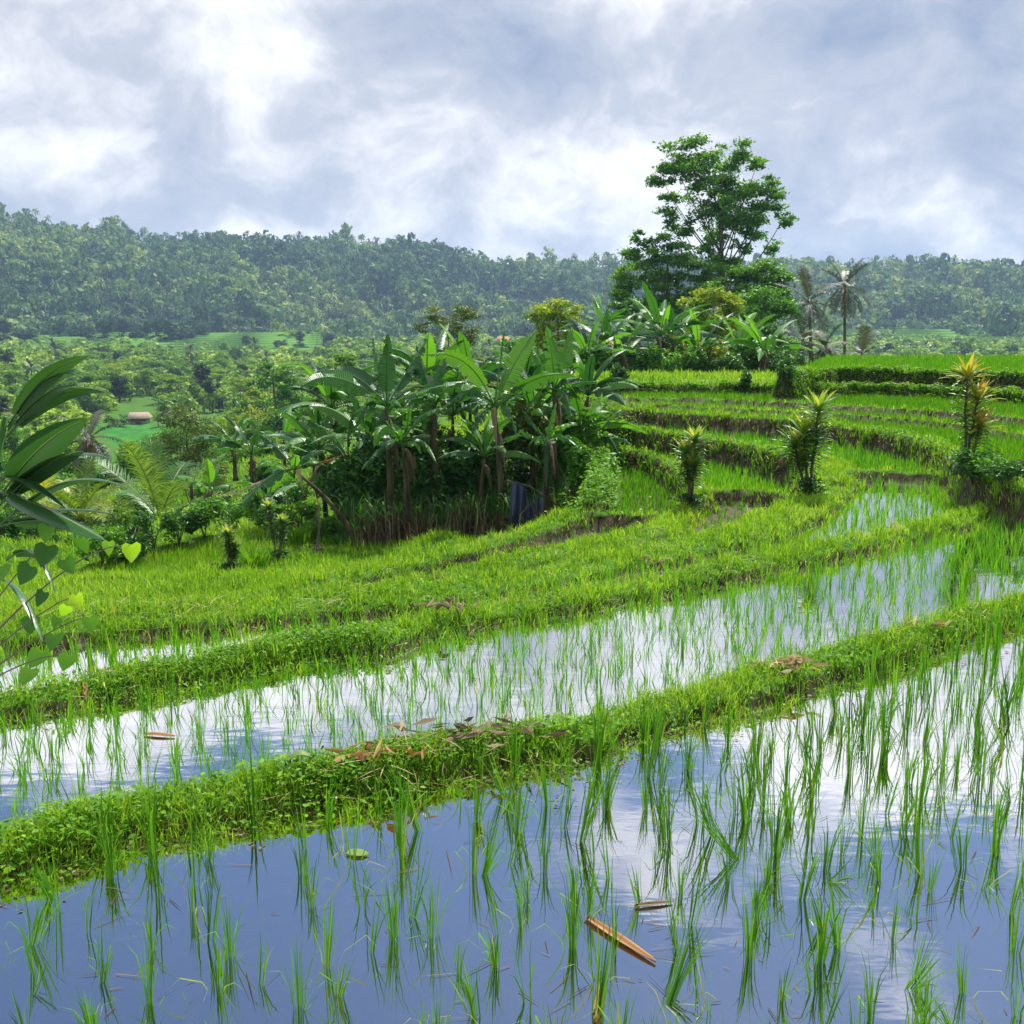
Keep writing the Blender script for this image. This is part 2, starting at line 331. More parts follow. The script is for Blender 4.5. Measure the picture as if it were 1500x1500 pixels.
def terrain(X, Y):
    """height, field index (-1 natural), signed clearance from crests, crest cover flag"""
    X = np.asarray(X, float); Y = np.asarray(Y, float)
    z = np.full(X.shape, 0.0); f = np.full(X.shape, -1); z[:] = natural(X, Y)
    near = (np.hypot(X, Y) < 70)
    xn, yn = X[near], Y[near]; zn = z[near]; fn = f[near]
    for i, (nm, fz, poly) in enumerate(FIELDS):
        m = inside(xn, yn, poly)
        mud = .045 if nm in ('P1', 'P2', 'P3') else .0
        zn = np.where(m, fz - mud + fbm(xn, yn, .5, 3, 4) * .012, zn); fn = np.where(m, i, fn)
    clear = np.full(xn.shape, 1e9); base = zn.copy()
    wob = fbm(xn, yn, .45, 3, 7)
    for nm, (L, cz, w) in CR.items():
        bb = (xn > L[:, 0].min() - 2) & (xn < L[:, 0].max() + 2) & (yn > L[:, 1].min() - 2) & (yn < L[:, 1].max() + 2)
        if not bb.any(): continue
        d = seg_dist(xn[bb], yn[bb], L); e = d - w * (1 + .25 * wob[bb])
        top = cz + .018 * wob[bb] + .02 * np.cos(np.clip(d / w, 0, 1) * pi / 2)
        k = {'A': 1.5, 'B': 1.5, 'G': 1.4, 'E': 1.6, 'D': 1.6}.get(nm, 3.0)
        top = top - k * np.clip(e, 0, 9) ** 1.0 * (1 - .3 * np.exp(-np.clip(e, 0, 9) / .05))
        zb = zn[bb]; bz = base[bb]
        near_edge = .05 * np.exp(-np.clip(e, 0, 9) / .10)
        fm = fn[bb] >= 0
        zb = np.maximum(zb, np.where(fm, bz + near_edge * (k < 2), bz)); zb = np.maximum(zb, top); zn[bb] = zb
        clear[bb] = np.minimum(clear[bb], e)
    # bare-earth mound with roots at the right end of the third paddy
    mx, my, _ = (*P(1452, 706, .05), 0)
    zn = np.maximum(zn, .30 - 1.1 * np.hypot((xn - mx) / 1.2, (yn - my)) + .05 * wob)
    z[near] = zn; f[near] = fn
    c = np.full(X.shape, 1e9); c[near] = clear
    return z, f, c

def hz(x, y): return float(terrain(np.array([x]), np.array([y]))[0][0])

# polar sheet, fine in front of the viewer, reaching the horizon
az = np.radians(np.concatenate([np.arange(-180, -48, 4.0), np.linspace(-48, 48, 760), np.arange(52, 180, 4.0)]))
rr = np.concatenate([np.exp(np.arange(math.log(.35), math.log(2.2), .04)), np.exp(np.arange(math.log(2.2), math.log(36), .0058)), np.exp(np.arange(math.log(36.2), math.log(2600), .04))])
A_, R_ = np.meshgrid(az, rr, indexing='ij'); GX, GY = R_ * np.sin(A_), R_ * np.cos(A_)
GZ, GF, GC = [a.reshape(GX.shape) for a in terrain(GX.ravel(), GY.ravel())]
na, nr = GX.shape
i, j = np.meshgrid(np.arange(na), np.arange(nr - 1), indexing='ij'); i2 = (i + 1) % na
Q = np.stack([i * nr + j, i2 * nr + j, i2 * nr + j + 1, i * nr + j + 1], -1).reshape(-1, 4)
bare = np.isin(GF, [FI[k] for k in ('P1', 'P2', 'P3', 'R1', 'R2', 'RL', 'F1', 'F2', 'F3', 'F4', 'F5', 'F6', 'BF', 'BG')])
veg = np.where(bare & (GC > .03), 0.0, 1.0)
VF = [P(a, b, -15) for a, b in [(135, 622), (250, 622), (345, 632), (300, 655), (290, 690), (200, 700), (170, 660)]]
vfm = inside(GX, GY, VF).astype(float)
gm, nt, out = newmat('ground_soil'); L = nt.links.new
av = nd(nt, 'ShaderNodeAttribute', attribute_name='veg'); ge = nd(nt, 'ShaderNodeNewGeometry'); sx = nd(nt, 'ShaderNodeSeparateXYZ'); L(ge.outputs['True Normal'], sx.inputs[0])
no = nd(nt, 'ShaderNodeTexNoise'); no.inputs['Scale'].default_value = 9; no.inputs['Detail'].default_value = 8; L(ge.outputs['Position'], no.inputs['Vector'])
no2 = nd(nt, 'ShaderNodeTexNoise'); no2.inputs['Scale'].default_value = .7; no2.inputs['Detail'].default_value = 6; L(ge.outputs['Position'], no2.inputs['Vector'])
mud = ramp(nt, [(.3, (.03, .024, .010)), (.55, (.065, .05, .02)), (.75, (.11, .08, .035))], no.outputs[0])
gr = ramp(nt, [(.3, (.03, .08, .008)), (.6, (.06, .15, .012)), (.75, (.10, .20, .02))], no.outputs[0])
er = ramp(nt, [(.35, (.018, .014, .007)), (.6, (.058, .045, .024)), (.8, (.12, .097, .06))], no.outputs[0])
m1 = nd(nt, 'ShaderNodeMix', data_type='RGBA'); L(av.outputs['Fac'], m1.inputs[0]); L(mud, m1.inputs[6]); L(gr, m1.inputs[7])
st = nd(nt, 'ShaderNodeMapRange'); st.inputs[1].default_value = .78; st.inputs[2].default_value = .55; L(sx.outputs[2], st.inputs[0])
m2 = nd(nt, 'ShaderNodeMix', data_type='RGBA'); L(st.outputs[0], m2.inputs[0]); L(m1.outputs[2], m2.inputs[6]); L(er, m2.inputs[7])
vf = nd(nt, 'ShaderNodeAttribute', attribute_name='paddy'); m3 = nd(nt, 'ShaderNodeMix', data_type='RGBA'); L(vf.outputs['Fac'], m3.inputs[0]); L(m2.outputs[2], m3.inputs[6])
vg = ramp(nt, [(.45, (.02, .12, .012)), (.55, (.035, .17, .016))], no2.outputs[0]); L(vg, m3.inputs[7])
pb = nd(nt, 'ShaderNodeBsdfPrincipled'); L(m3.outputs[2], pb.inputs['Base Color'])
rg = nd(nt, 'ShaderNodeMapRange'); pb.inputs['Specular IOR Level'].default_value = .12; rg.inputs[3].default_value = .62; rg.inputs[4].default_value = .95; L(av.outputs['Fac'], rg.inputs[0]); L(rg.outputs[0], pb.inputs['Roughness'])
bp = nd(nt, 'ShaderNodeBump'); bp.inputs['Strength'].default_value = .8; bp.inputs['Distance'].default_value = .03; L(no.outputs[0], bp.inputs['Height']); L(bp.outputs[0], pb.inputs['Normal']); L(pb.outputs[0], out.inputs[0])
M['ground'] = gm
g = link('ground', mesh('ground', np.stack([GX, GY, GZ], -1), [Q], gm, {'veg': veg, 'paddy': vfm}, smooth=True)); tag(g, 'brown mud and green banks of the rice terraces', 'ground', kind='structure')

# water of the flooded paddies
wm, nt, out = newmat('paddy_water'); L = nt.links.new
ge = nd(nt, 'ShaderNodeNewGeometry'); mp = nd(nt, 'ShaderNodeMapping'); mp.inputs['Scale'].default_value = (1, 2.5, 1); L(ge.outputs['Position'], mp.inputs[0])
no = nd(nt, 'ShaderNodeTexNoise'); no.inputs['Scale'].default_value = 3.5; no.inputs['Detail'].default_value = 3; L(mp.outputs[0], no.inputs['Vector'])
bp = nd(nt, 'ShaderNodeBump'); bp.inputs['Strength'].default_value = .06; bp.inputs['Distance'].default_value = .02; L(no.outputs[0], bp.inputs['Height'])
n3 = nd(nt, 'ShaderNodeTexNoise'); n3.inputs['Scale'].default_value = 5; n3.inputs['Detail'].default_value = 6; L(ge.outputs['Position'], n3.inputs['Vector'])
gl = nd(nt, 'ShaderNodeBsdfGlossy'); gl.inputs['Roughness'].default_value = .012; gl.inputs['Color'].default_value = (.97, .97, 1, 1); L(bp.outputs[0], gl.inputs['Normal'])
rf = nd(nt, 'ShaderNodeBsdfTransparent'); rf.inputs[0].default_value = (.55, .5, .42, 1)
lw = nd(nt, 'ShaderNodeLayerWeight'); lw.inputs['Blend'].default_value = .5
mr = nd(nt, 'ShaderNodeMapRange'); mr.inputs[1].default_value = .3; mr.inputs[2].default_value = .9; mr.inputs[3].default_value = .50; mr.inputs[4].default_value = .95; L(lw.outputs['Facing'], mr.inputs[0])
ms = nd(nt, 'ShaderNodeMixShader'); L(mr.outputs[0], ms.inputs[0]); L(rf.outputs[0], ms.inputs[1]); L(gl.outputs[0], ms.inputs[2]); L(ms.outputs[0], out.inputs[0])
M['water'] = wm
def sheet(name, poly, z, mat):
    me = bpy.data.meshes.new(name); me.from_pydata([(p[0], p[1], z) for p in poly], [], [list(range(len(poly)))]); me.materials.append(mat)
    if me.polygons[0].normal.z < 0: me.flip_normals()
    return link(name, me)
for nm, lab in (('P1', 'still water of the nearest paddy mirroring blue sky'), ('P2', 'white bright water of the second paddy'), ('P3', 'narrow water of the third paddy'), ('F3', 'shallow water under dense rice behind the third paddy'), ('F2', 'shallow water between rice below the dark bank')):
    f = FIELDS[FI[nm]]; tag(sheet('water', f[2], f[1] + (.0 if nm[0] == 'P' else .012), wm), lab, 'water', kind='structure')

# ---------------------------------------------------------------- forested hills
RX = [-400, 0, 90, 140, 180, 225, 300, 400, 500, 560, 620, 655, 700, 760, 850, 900, 1150, 1250, 1350, 1420, 1500, 1900]
RY = [330, 335, 350, 358, 344, 362, 363, 369, 371, 373, 376, 383, 396, 397, 395, 396, 403, 405, 402, 405, 408, 415]
def hill_z(X, Y):
    r = np.hypot(X, Y); px = 750 + F * (X / Y) * 1.01
    ry = np.interp(px, RX, RY); zr = H + 880 * (460 - ry) / F
    t = np.clip((r - 560 - 25 * fbm(X, Y, 160, 2, 9)) / 330, 0, 1)
    prof = t * t * (3 - 2 * t) * .75 + t * .25
    back = np.clip((r - 900) / 500, 0, 1)
    gul = np.abs(fbm(X + 60 * np.sin(Y / 110), Y * .5, 95, 3, 12)) * 24 * np.sin(np.clip(t, 0, 1) * pi) ** .8
    return -15.5 + (zr + 15.5) * prof - gul - back * 30
ha = np.radians(np.linspace(-46, 46, 260)); hr = np.linspace(535, 1500, 110)
A_, R_ = np.meshgrid(ha, hr, indexing='ij'); X, Y = R_ * np.sin(A_), R_ * np.cos(A_); Z = hill_z(X, Y)
na, nr = X.shape; i, j = np.meshgrid(np.arange(na - 1), np.arange(nr - 1), indexing='ij')
Q = np.stack([i * nr + j, (i + 1) * nr + j, (i + 1) * nr + j + 1, i * nr + j + 1], -1).reshape(-1, 4)
hm = barkmat('hill_soil', (.02, .045, .012), (.05, .09, .02), .02, 1, (1, 1, 1), 0)
tag(link('hills', mesh('hills', np.stack([X, Y, Z], -1), [Q], hm, smooth=True)), 'forested hill range closing the valley', 'hills', kind='structure')
# ================================================================ rice
def rice_mesh(n, h, spread, seed, wid=.0052):
    rs = np.random.RandomState(seed)
    a = rs.uniform(0, 2 * pi, n); r = rs.uniform(0, .018, n)
    B = np.stack([r * np.cos(a), r * np.sin(a), np.full(n, -.05)], -1)
    hh = h * rs.uniform(.55, 1.05, n) + .05; lean = np.abs(rs.normal(.03, .06, n)) * spread; bend = np.abs(rs.normal(.08, .15, n)) * spread
    # three-segment blades for the close ones
    D = np.stack([np.cos(a), np.sin(a), 0 * a], -1); f = a + rs.uniform(-1.3, 1.3, n) + pi / 2
    S = np.stack([np.cos(f), np.sin(f), 0 * f], -1) * (wid / 2 * rs.uniform(.7, 1.2, n))[:, None]
    up = np.array([0, 0, 1.]); p = B; rows = [B - S * .6, B + S * .6]; l = lean
    for k, (sg, wd) in enumerate(((.4, 1), (.33, .8))):
        p = p + (up * np.cos(l)[:, None] + D * np.sin(l)[:, None]) * (hh * sg)[:, None]; rows += [p - S * wd, p + S * wd]; l = l + bend * .8
    p = p + (up * np.cos(l + bend)[:, None] + D * np.sin(l + bend)[:, None]) * (hh * .27)[:, None]; rows.append(p)
    V = np.stack(rows, 1).reshape(-1, 3); i = np.arange(n)[:, None] * 7
    Q = np.concatenate([i + np.array([0, 1, 3, 2]), i + np.array([2, 3, 5, 4])]); T = i + np.array([4, 5, 6])
    return V, Q, T, np.repeat(np.clip(rs.normal(.5, .25, n), 0, 1), 7)
variants = []
for k in range(10):
    V, Q, T, rd = rice_mesh([7, 10, 12, 15, 20, 5, 10, 13, 8, 16][k], [.21, .26, .25, .29, .32, .19, .28, .24, .31, .27][k], [1, .8, 1.1, .7, .8, 1.5, 1.2, .9, .6, 1.0][k], k)
    if k % 2:   # a few broken or lying blades
        V2, Q2, T2, rd2 = rice_mesh(3, .24, 5.5, 50 + k); nV = len(V); V = np.concatenate([V, V2]); Q = np.concatenate([Q, Q2 + nV]); T = np.concatenate([T, T2 + nV]); rd = np.concatenate([rd, np.clip(rd2 + .3, 0, 1)])
    variants.append(mesh('rice_plant', V, [Q, T], M['rice_near'], {'rnd': rd}))
def bearing_rows(poly, sx, sy, ang, jit):
    x0, y0 = poly.min(0); x1, y1 = poly.max(0); c = (poly.min(0) + poly.max(0)) / 2; R0 = np.hypot(x1 - x0, y1 - y0) / 2 + 1
    u = np.arange(-R0, R0, sx); v = np.arange(-R0, R0, sy); U, Vv = np.meshgrid(u, v); U = U.ravel() + RNG.normal(0, jit, U.size); Vv = Vv.ravel() + RNG.normal(0, jit, Vv.size)
    return c[0] + U * cos(ang) - Vv * sin(ang), c[1] + U * sin(ang) + Vv * cos(ang)
P1v = P1poly
X, Y = bearing_rows(np.array([(-4, 1.6), (4.6, 7)]), .165, .15, .35, .03)
z, f, c = terrain(X, Y); px = 750 + F * X / (Y * CP + (H) * SP)
m = (f == FI['P1']) & (c > .06) & (Y > 2.0) & (np.abs(X) < .53 * Y + .35) & (Y < 9)
m &= RNG.rand(len(X)) > .12 + .12 * np.clip((3.9 - Y - .25 * X) / 1.6, 0, 1)
X, Y = X[m], Y[m]; o_ = np.argsort(np.hypot(X, Y)); X, Y = X[o_], Y[o_]; X1, Y1 = X[:300], Y[:300]; X1r, Y1r = X[300:], Y[300:]
RL_ = 'clump of green rice blades in the closest part of the nearest flooded paddy'
for k in range(len(X1)):
    o = bpy.data.objects.new('rice_plant', variants[RNG.randint(10)]); COL.objects.link(o); s = RNG.uniform(.7, 1.1) * (.85 if Y1[k] < 3.4 else 1.05)
    o.location = (X1[k], Y1[k], 0); tl = .09 if RNG.rand() > .12 else .35; o.rotation_euler = (RNG.normal(0, tl), RNG.normal(0, tl), RNG.uniform(0, 6.28)); o.scale = (s, s, s * RNG.uniform(.7, 1.3))
    tag(o, RL_, 'rice plant', 'rice clumps in the closest part of the nearest flooded paddy')
print('rice P1', len(X1), 'left', len(X) - len(X1))
rest = [(X[o_.size:], Y[o_.size:])] if False else []
MBR = MB()
def tufts(X, Y, Z, hgt, nb, wid, spread=1.0, tone=.5, under=.03):
    n = len(X); idx = np.repeat(np.arange(n), nb); N = len(idx)
    a = RNG.uniform(0, 2 * pi, N); r = RNG.uniform(0, .022, N) * (1 + 10 * wid)
    B = np.stack([X[idx] + r * np.cos(a), Y[idx] + r * np.sin(a), Z[idx] - under], -1)
    hh = hgt * RNG.uniform(.6, 1.15, N) * RNG.uniform(.7, 1.2, n)[idx] + under
    V, Q, T, rd = blades(B, hh, wid * RNG.uniform(.7, 1.3, N), a, np.abs(RNG.normal(.1, .1, N)) * spread, np.abs(RNG.normal(.15, .2, N)) * spread, np.clip(RNG.normal(tone, .22, N), 0, 1))
    MBR.add(V, Q, T, rd)
tufts(X1r, Y1r, 0 * X1r, .27, 13, .005 * np.ones(1), .7, .34)
for nm, sx, sy, h, nb, wid, tone, keep in (('P2', .125, .145, .19, 11, .006, .42, .92), ('P3', .12, .14, .18, 9, .008, .5, .92), ('F3', .10, .13, .17, 8, .011, .45, .97), ('F2', .10, .13, .17, 8, .011, .5, .97),
        ('F1', .09, .12, .16, 9, .011, .42, .98), ('R1', .11, .12, .10, 7, .008, .40, .92), ('R2', .11, .12, .11, 7, .008, .38, .92), ('RL', .13, .15, .10, 6, .009, .8, .85), ('F4', .08, .08, .13, 8, .012, .5, .99), ('F5', .08, .08, .12, 8, .012, .5, .99),
        ('F6', .08, .09, .13, 8, .012, .45, .99), ('BF', .10, .05, .15, 8, .009, .72, .99), ('BG', .10, .10, .16, 8, .011, .5, .98), ('T2', .13, .16, .16, 8, .015, .5, .97)):
    fz = FIELDS[FI[nm]]
    X, Y = bearing_rows(fz[2], sx, sy, .35 if nm[0] == 'P' else RNG.uniform(-.3, .3), .02 if nm != 'BF' else .008); z, f, c = terrain(X, Y)
    m = (f == FI[nm]) & (c > (.03 if nm[0] != 'P' else .05)) & (Y > 1) & (np.abs(X) < .56 * Y + .8) & (RNG.rand(len(X)) < keep) & (Y < 33)
    X, Y, z = X[m], Y[m], z[m]; print(nm, len(X)); tufts(X, Y, z, h, nb, wid * np.ones(1), 1.0 + (nm == 'P2') * .2, tone)
o = MBR.obj('rice', M['rice']); tag(o, 'young rice growing in every paddy behind the nearest one', 'rice', kind='stuff')

# ================================================================ grass on banks and slopes
N = 760000
a = RNG.uniform(-.66, .66, N); r = np.exp(RNG.uniform(math.log(2.3), math.log(42), N)); X, Y = r * np.sin(a), r * np.cos(a)
z, f, c = terrain(X, Y)
wild = f < 0
t1 = np.isin(f, [FI['T1']])
patch = vn(X, Y, .35, 3) * .5 + .5
m = (c < .06 + .04 * patch) | wild | t1
m &= (RNG.rand(N) < np.where(c < .1, .35 + .75 * patch, .8))
X, Y, z, c, wild, r, f = X[m], Y[m], z[m], c[m], wild[m], r[m], f[m]
patch = vn(X, Y, .22, 5) * .5 + .5; n = len(X); print('grass', n)
h = np.where(c < .1, .035 + .05 * patch, .06 + .08 * patch) * RNG.uniform(.6, 1.4, n) * (1 + .012 * r)
h = np.where((c < .1) & (r > 6.3), h * 1.15, h)
wd = np.maximum(.0035, r * .00085) * RNG.uniform(.7, 1.3, n)
V, Q, T, rd = blades(np.stack([X, Y, z - .01], -1), h, wd, RNG.uniform(0, 6.28, n), np.abs(RNG.normal(.35, .3, n)), np.abs(RNG.normal(.4, .35, n)), np.clip(RNG.normal(.48, .2, n) + .25 * vn(X, Y, 1.2, 8), 0, 1))
tag(MB().add(V, Q, T, rd).obj('grass', M['grass']), 'short bright green grass on the paddy banks and slopes', 'grass', kind='stuff')

# broad-leaved weeds creeping over the banks
CX, SZ, RD = [], [], []
def weeds(line_, n, spread, up, size, side=0.0):
    seg = np.hypot(*np.diff(line_, axis=0).T); cum = np.concatenate([[0], np.cumsum(seg)]); t = RNG.uniform(0, cum[-1], n)
    x = np.interp(t, cum, line_[:, 0]) + RNG.normal(0, spread, n); y = np.interp(t, cum, line_[:, 1]) + RNG.normal(0, spread, n) - side
    z, f, c = terrain(x, y); ok = ((c < .14) | (f < 0)) & (RNG.rand(n) < .25 + 1.1 * np.clip(fbm(x, y, .5, 2, 33) + .35, 0, 1)); x, y, z = x[ok], y[ok], z[ok]
    pt = vn(x, y, .16, 6) * .5 + .5
    CX.append(np.stack([x, y, z + .01 + up * RNG.rand(len(x)) ** 1.3 * (.3 + .9 * pt)], -1)); SZ.append(size * RNG.uniform(.6, 1.4, len(x))); RD.append(np.clip(RNG.normal(.45, .2, len(x)) + .3 * (pt - .5), 0, 1))
wl = lambda n, a, b: CR[n][0][a:b]
weeds(wl('A', 1, 9), 12000, .14, .06, .028); weeds(wl('A', 8, 14), 5000, .14, .06, .024); weeds(wl('A', 13, 18), 3000, .15, .05, .022)
weeds(wl('B', 1, 9), 8000, .13, .06, .026); weeds(wl('B', 9, 17), 4000, .13, .05, .024)
weeds(wl('G', 0, 9), 3500, .2, .05, .03); weeds(wl('G', 9, 19), 2500, .2, .05, .032)
weeds(wl('T', 0, 9), 22000, .10, .14, .06, .17); weeds(wl('U', 0, 6), 15000, .13, .12, .07, .22); weeds(wl('C', 5, 15), 3000, .1, .08, .045, .1); weeds(wl('Rr', 1, 7), 2000, .1, .08, .045, .1)
weeds(wl('W', 0, 4), 16000, .30, .32, .055)
V, T, rd = leafcards(np.concatenate(CX), np.concatenate(SZ), .55, np.concatenate(RD), .1, .75)
tag(MB().add(V, None, T, rd).obj('ground_cover', M['weed']), 'small leafy weeds creeping over the banks', 'weeds', kind='stuff')
# taller tufts standing out of the banks
def tall(name, n, hh):
    Lw = CR[name][0]; seg = np.hypot(*np.diff(Lw, axis=0).T); cum = np.concatenate([[0], np.cumsum(seg)]); t = RNG.uniform(0, cum[-1], n)
    x = np.interp(t, cum, Lw[:, 0]) + RNG.normal(0, .13, n); y = np.interp(t, cum, Lw[:, 1]) + RNG.normal(0, .13, n); k = 16; i = np.repeat(np.arange(n), k)
    X = x[i] + RNG.normal(0, .02, n * k); Y = y[i] + RNG.normal(0, .02, n * k); Z = terrain(X, Y)[0]
    return blades(np.stack([X, Y, Z], -1), hh * RNG.uniform(.4, 1.3, n)[i] * RNG.uniform(.6, 1.1, n * k), np.maximum(.0035, np.hypot(X, Y) * .0007), RNG.uniform(0, 6.28, n * k), np.abs(RNG.normal(.35, .25, n * k)), np.abs(RNG.normal(.6, .4, n * k)), np.clip(RNG.normal(.5, .2, n)[i] + RNG.normal(0, .1, n * k), 0, 1))
mbt = MB()
for nm_, n_t, h_t in (('A', 260, .13), ('B', 330, .14), ('G', 260, .13), ('E', 120, .12), ('D', 100, .12), ('C', 140, .14), ('Rr', 60, .12), ('T', 160, .16), ('U', 100, .16)):
    V, Q, T, rd = tall(nm_, n_t, h_t); mbt.add(V, Q, T, rd)
tag(mbt.obj('long_grass', M['grass']), 'longer tufts of grass leaning over the paddy banks', 'grass', kind='stuff')
# dry straw lying in the grass
n = 9000; a = RNG.uniform(-.55, .55, n); r = np.exp(RNG.uniform(math.log(3), math.log(14), n)); X, Y = r * np.sin(a), r * np.cos(a); z, f, c = terrain(X, Y); m = (c < .08) & (vn(X, Y, .5, 31) > .15); X, Y, z = X[m], Y[m], z[m]
V, Q, T, rd = blades(np.stack([X, Y, z + .035], -1), RNG.uniform(.06, .2, len(X)), .006, RNG.uniform(0, 6.28, len(X)), 1.45, .1, RNG.rand(len(X)))
tag(MB().add(V, Q, T, rd).obj('straw_litter', M['straw']), 'dry straw scattered over the banks', 'straw', kind='stuff')

# thin stalks and scum floating on the water
n = 420; a = RNG.uniform(-.5, .5, n); r = np.exp(RNG.uniform(math.log(2.5), math.log(8.5), n)); X, Y = r * np.sin(a), r * np.cos(a); z, f, c = terrain(X, Y)
m = np.isin(f, [FI['P1'], FI['P2']]) & (c > .02); X, Y, f = X[m], Y[m], f[m]; Z = np.where(f == FI['P1'], 0.0, FIELDS[FI['P2']][1]) + .004
V, Q, T, rd = blades(np.stack([X, Y, Z], -1), RNG.uniform(.03, .22, len(X)) * RNG.uniform(.3, 1, len(X)), .0035, RNG.uniform(0, 6.28, len(X)), 1.55, .0, RNG.rand(len(X)) * .6)
C = []
Lw = CR['A'][0]
for nm_, zz in (('A', .002), ('B', FIELDS[FI['P2']][1] + .002)):
    Lw = CR[nm_][0]; seg = np.hypot(*np.diff(Lw, axis=0).T); cum = np.concatenate([[0], np.cumsum(seg)]); t = RNG.uniform(0, cum[-1], 2600); x = np.interp(t, cum, Lw[:, 0]); y = np.interp(t, cum, Lw[:, 1]) - RNG.exponential(.09, 2600) - .16; zt, ft, ct = terrain(x, y); mk = (ct > 0) & (zt < zz) & (vn(x, y, .3, 60) > .0); C.append(np.stack([x[mk], y[mk], np.full(mk.sum(), zz + .003)], -1))
C = np.concatenate(C); V2, T2, r2 = leafcards(C, RNG.uniform(.008, .028, len(C)), .5, RNG.rand(len(C)) * .7, 0, 1.0); V2[:, 2] = np.repeat(C[:, 2], 4) + (V2[:, 2] - np.repeat(C[:, 2], 4)) * .12
tag(MB().add(V, Q, T, rd).add(V2, None, T2, r2).obj('floating_straw', M['dry']), 'bits of straw and leaf scum floating on the flooded paddies', 'straw', kind='stuff')
# ================================================================ big leaves, fronds, shrubs
def bez(p0, p1, p2, t):
    t = t[:, None]; return (1 - t) ** 2 * p0 + 2 * t * (1 - t) * p1 + t * t * p2

def big_leaf(mb, p0, p1, p2, width, petiole=.18, torn=.5, droop=.5, n=26, rnd=None, roll=None, mi=0, rib=.012, taper=.55):
    """one banana-type leaf along a bezier: petiole, midrib and two halves cut into strips"""
    p0, p1, p2 = [np.asarray(p, float) for p in (p0, p1, p2)]
    t = np.linspace(0, 1, n + 1); C = bez(p0, p1, p2, t); T = unit(np.gradient(C, axis=0))
    if roll is None: roll = RNG.uniform(-.7, .7)
    up = np.array([0, 0, 1.]); S = np.cross(T, up); bad = np.linalg.norm(S, axis=1) < .25
    hor = p2 - p0; hor[2] = 0; hor = hor / (np.linalg.norm(hor) + 1e-6); side0 = np.array([-hor[1], hor[0], 0]) * -1
    S = unit(S + side0 * .35); U = unit(np.cross(S, T)); 
    S, U = S * cos(roll) + U * sin(roll), U * cos(roll) - S * sin(roll)
    s = np.clip((t - petiole) / (1 - petiole), 0, 1); W = width * .5 * np.clip(np.sin(pi * s ** taper), 0, 1) ** .62 * (1 - .15 * s); W[s <= 0] = 0; W = np.maximum(W, .002)
    rnd = RNG.rand() if rnd is None else rnd
    k0 = int(np.ceil(petiole * n))
    for sd in (1, -1):
        dr = droop + RNG.normal(0, .15); V = []; uv = []; cnt = 0
        for i in range(k0, n):
            if RNG.rand() < torn * .5: dr = droop + RNG.normal(0, .7) * torn + .1; gap = .45 * RNG.rand() * min(1, torn * 1.3)
            else: gap = 0
            for j, g in ((i, 0), (i + 1, gap)):
                c = C[j] - T[j] * 0; w = W[j]; d1 = dr * .35; d2 = dr
                a = c + U[j] * .002
                b = a + sd * S[j] * w * .5 * cos(d1) - U[j] * w * .5 * sin(d1) + T[j] * w * .12
                e = b + sd * S[j] * w * .5 * cos(d2) - U[j] * w * .5 * sin(d2) - up * w * .10 * max(dr, 0) + T[j] * (w * .16 - g * np.linalg.norm(C[i + 1] - C[i]) * 1.5)
                V += [a, b, e]; uv += [(0, t[j]), (.5 * sd, t[j]), (sd, t[j])]
            cnt += 1; W[i + 1] = W[i + 1] * (1 - (.22 * torn * RNG.rand() if RNG.rand() < .4 else 0))
        if cnt:
            i = np.arange(cnt)[:, None] * 6; Q = np.concatenate([i + np.array([0, 1, 4, 3]), i + np.array([1, 2, 5, 4])])
            mb.add(V, Q, None, rnd, uv, mi)
    rad = np.interp(t, [0, petiole, 1], [rib * 1.3, rib, rib * .25]); q = slice(None, None, 2)
    mb.tube(C[q], rad[q], 5, min(1, rnd + .3), mi)
    return mb

def leaf_obj(parent, p0, p1, p2, width, mat='banana', name='leaf', label=None, **kw):
    o = big_leaf(MB(), p0, p1, p2, width, **kw).obj(name, M[mat], parent, smooth=True, uv=True)
    if label: o['label'] = label
    return o

def hang_leaf(parent, top, L, mat='dry', width=.12, name='dead_leaf'):
    """withered leaf folded down along the stem"""
    a = RNG.uniform(0, 6.28); out = np.array([cos(a), sin(a), 0]); p0 = np.array(top, float)
    mb = MB(); big_leaf(mb, p0, p0 + out * .14 + np.array([0, 0, .05]), p0 + out * .16 - np.array([0, 0, L]), width, petiole=.1, torn=.9, droop=1.1, n=12, rib=.008)
    return mb.obj(name, M[mat], parent, uv=True)

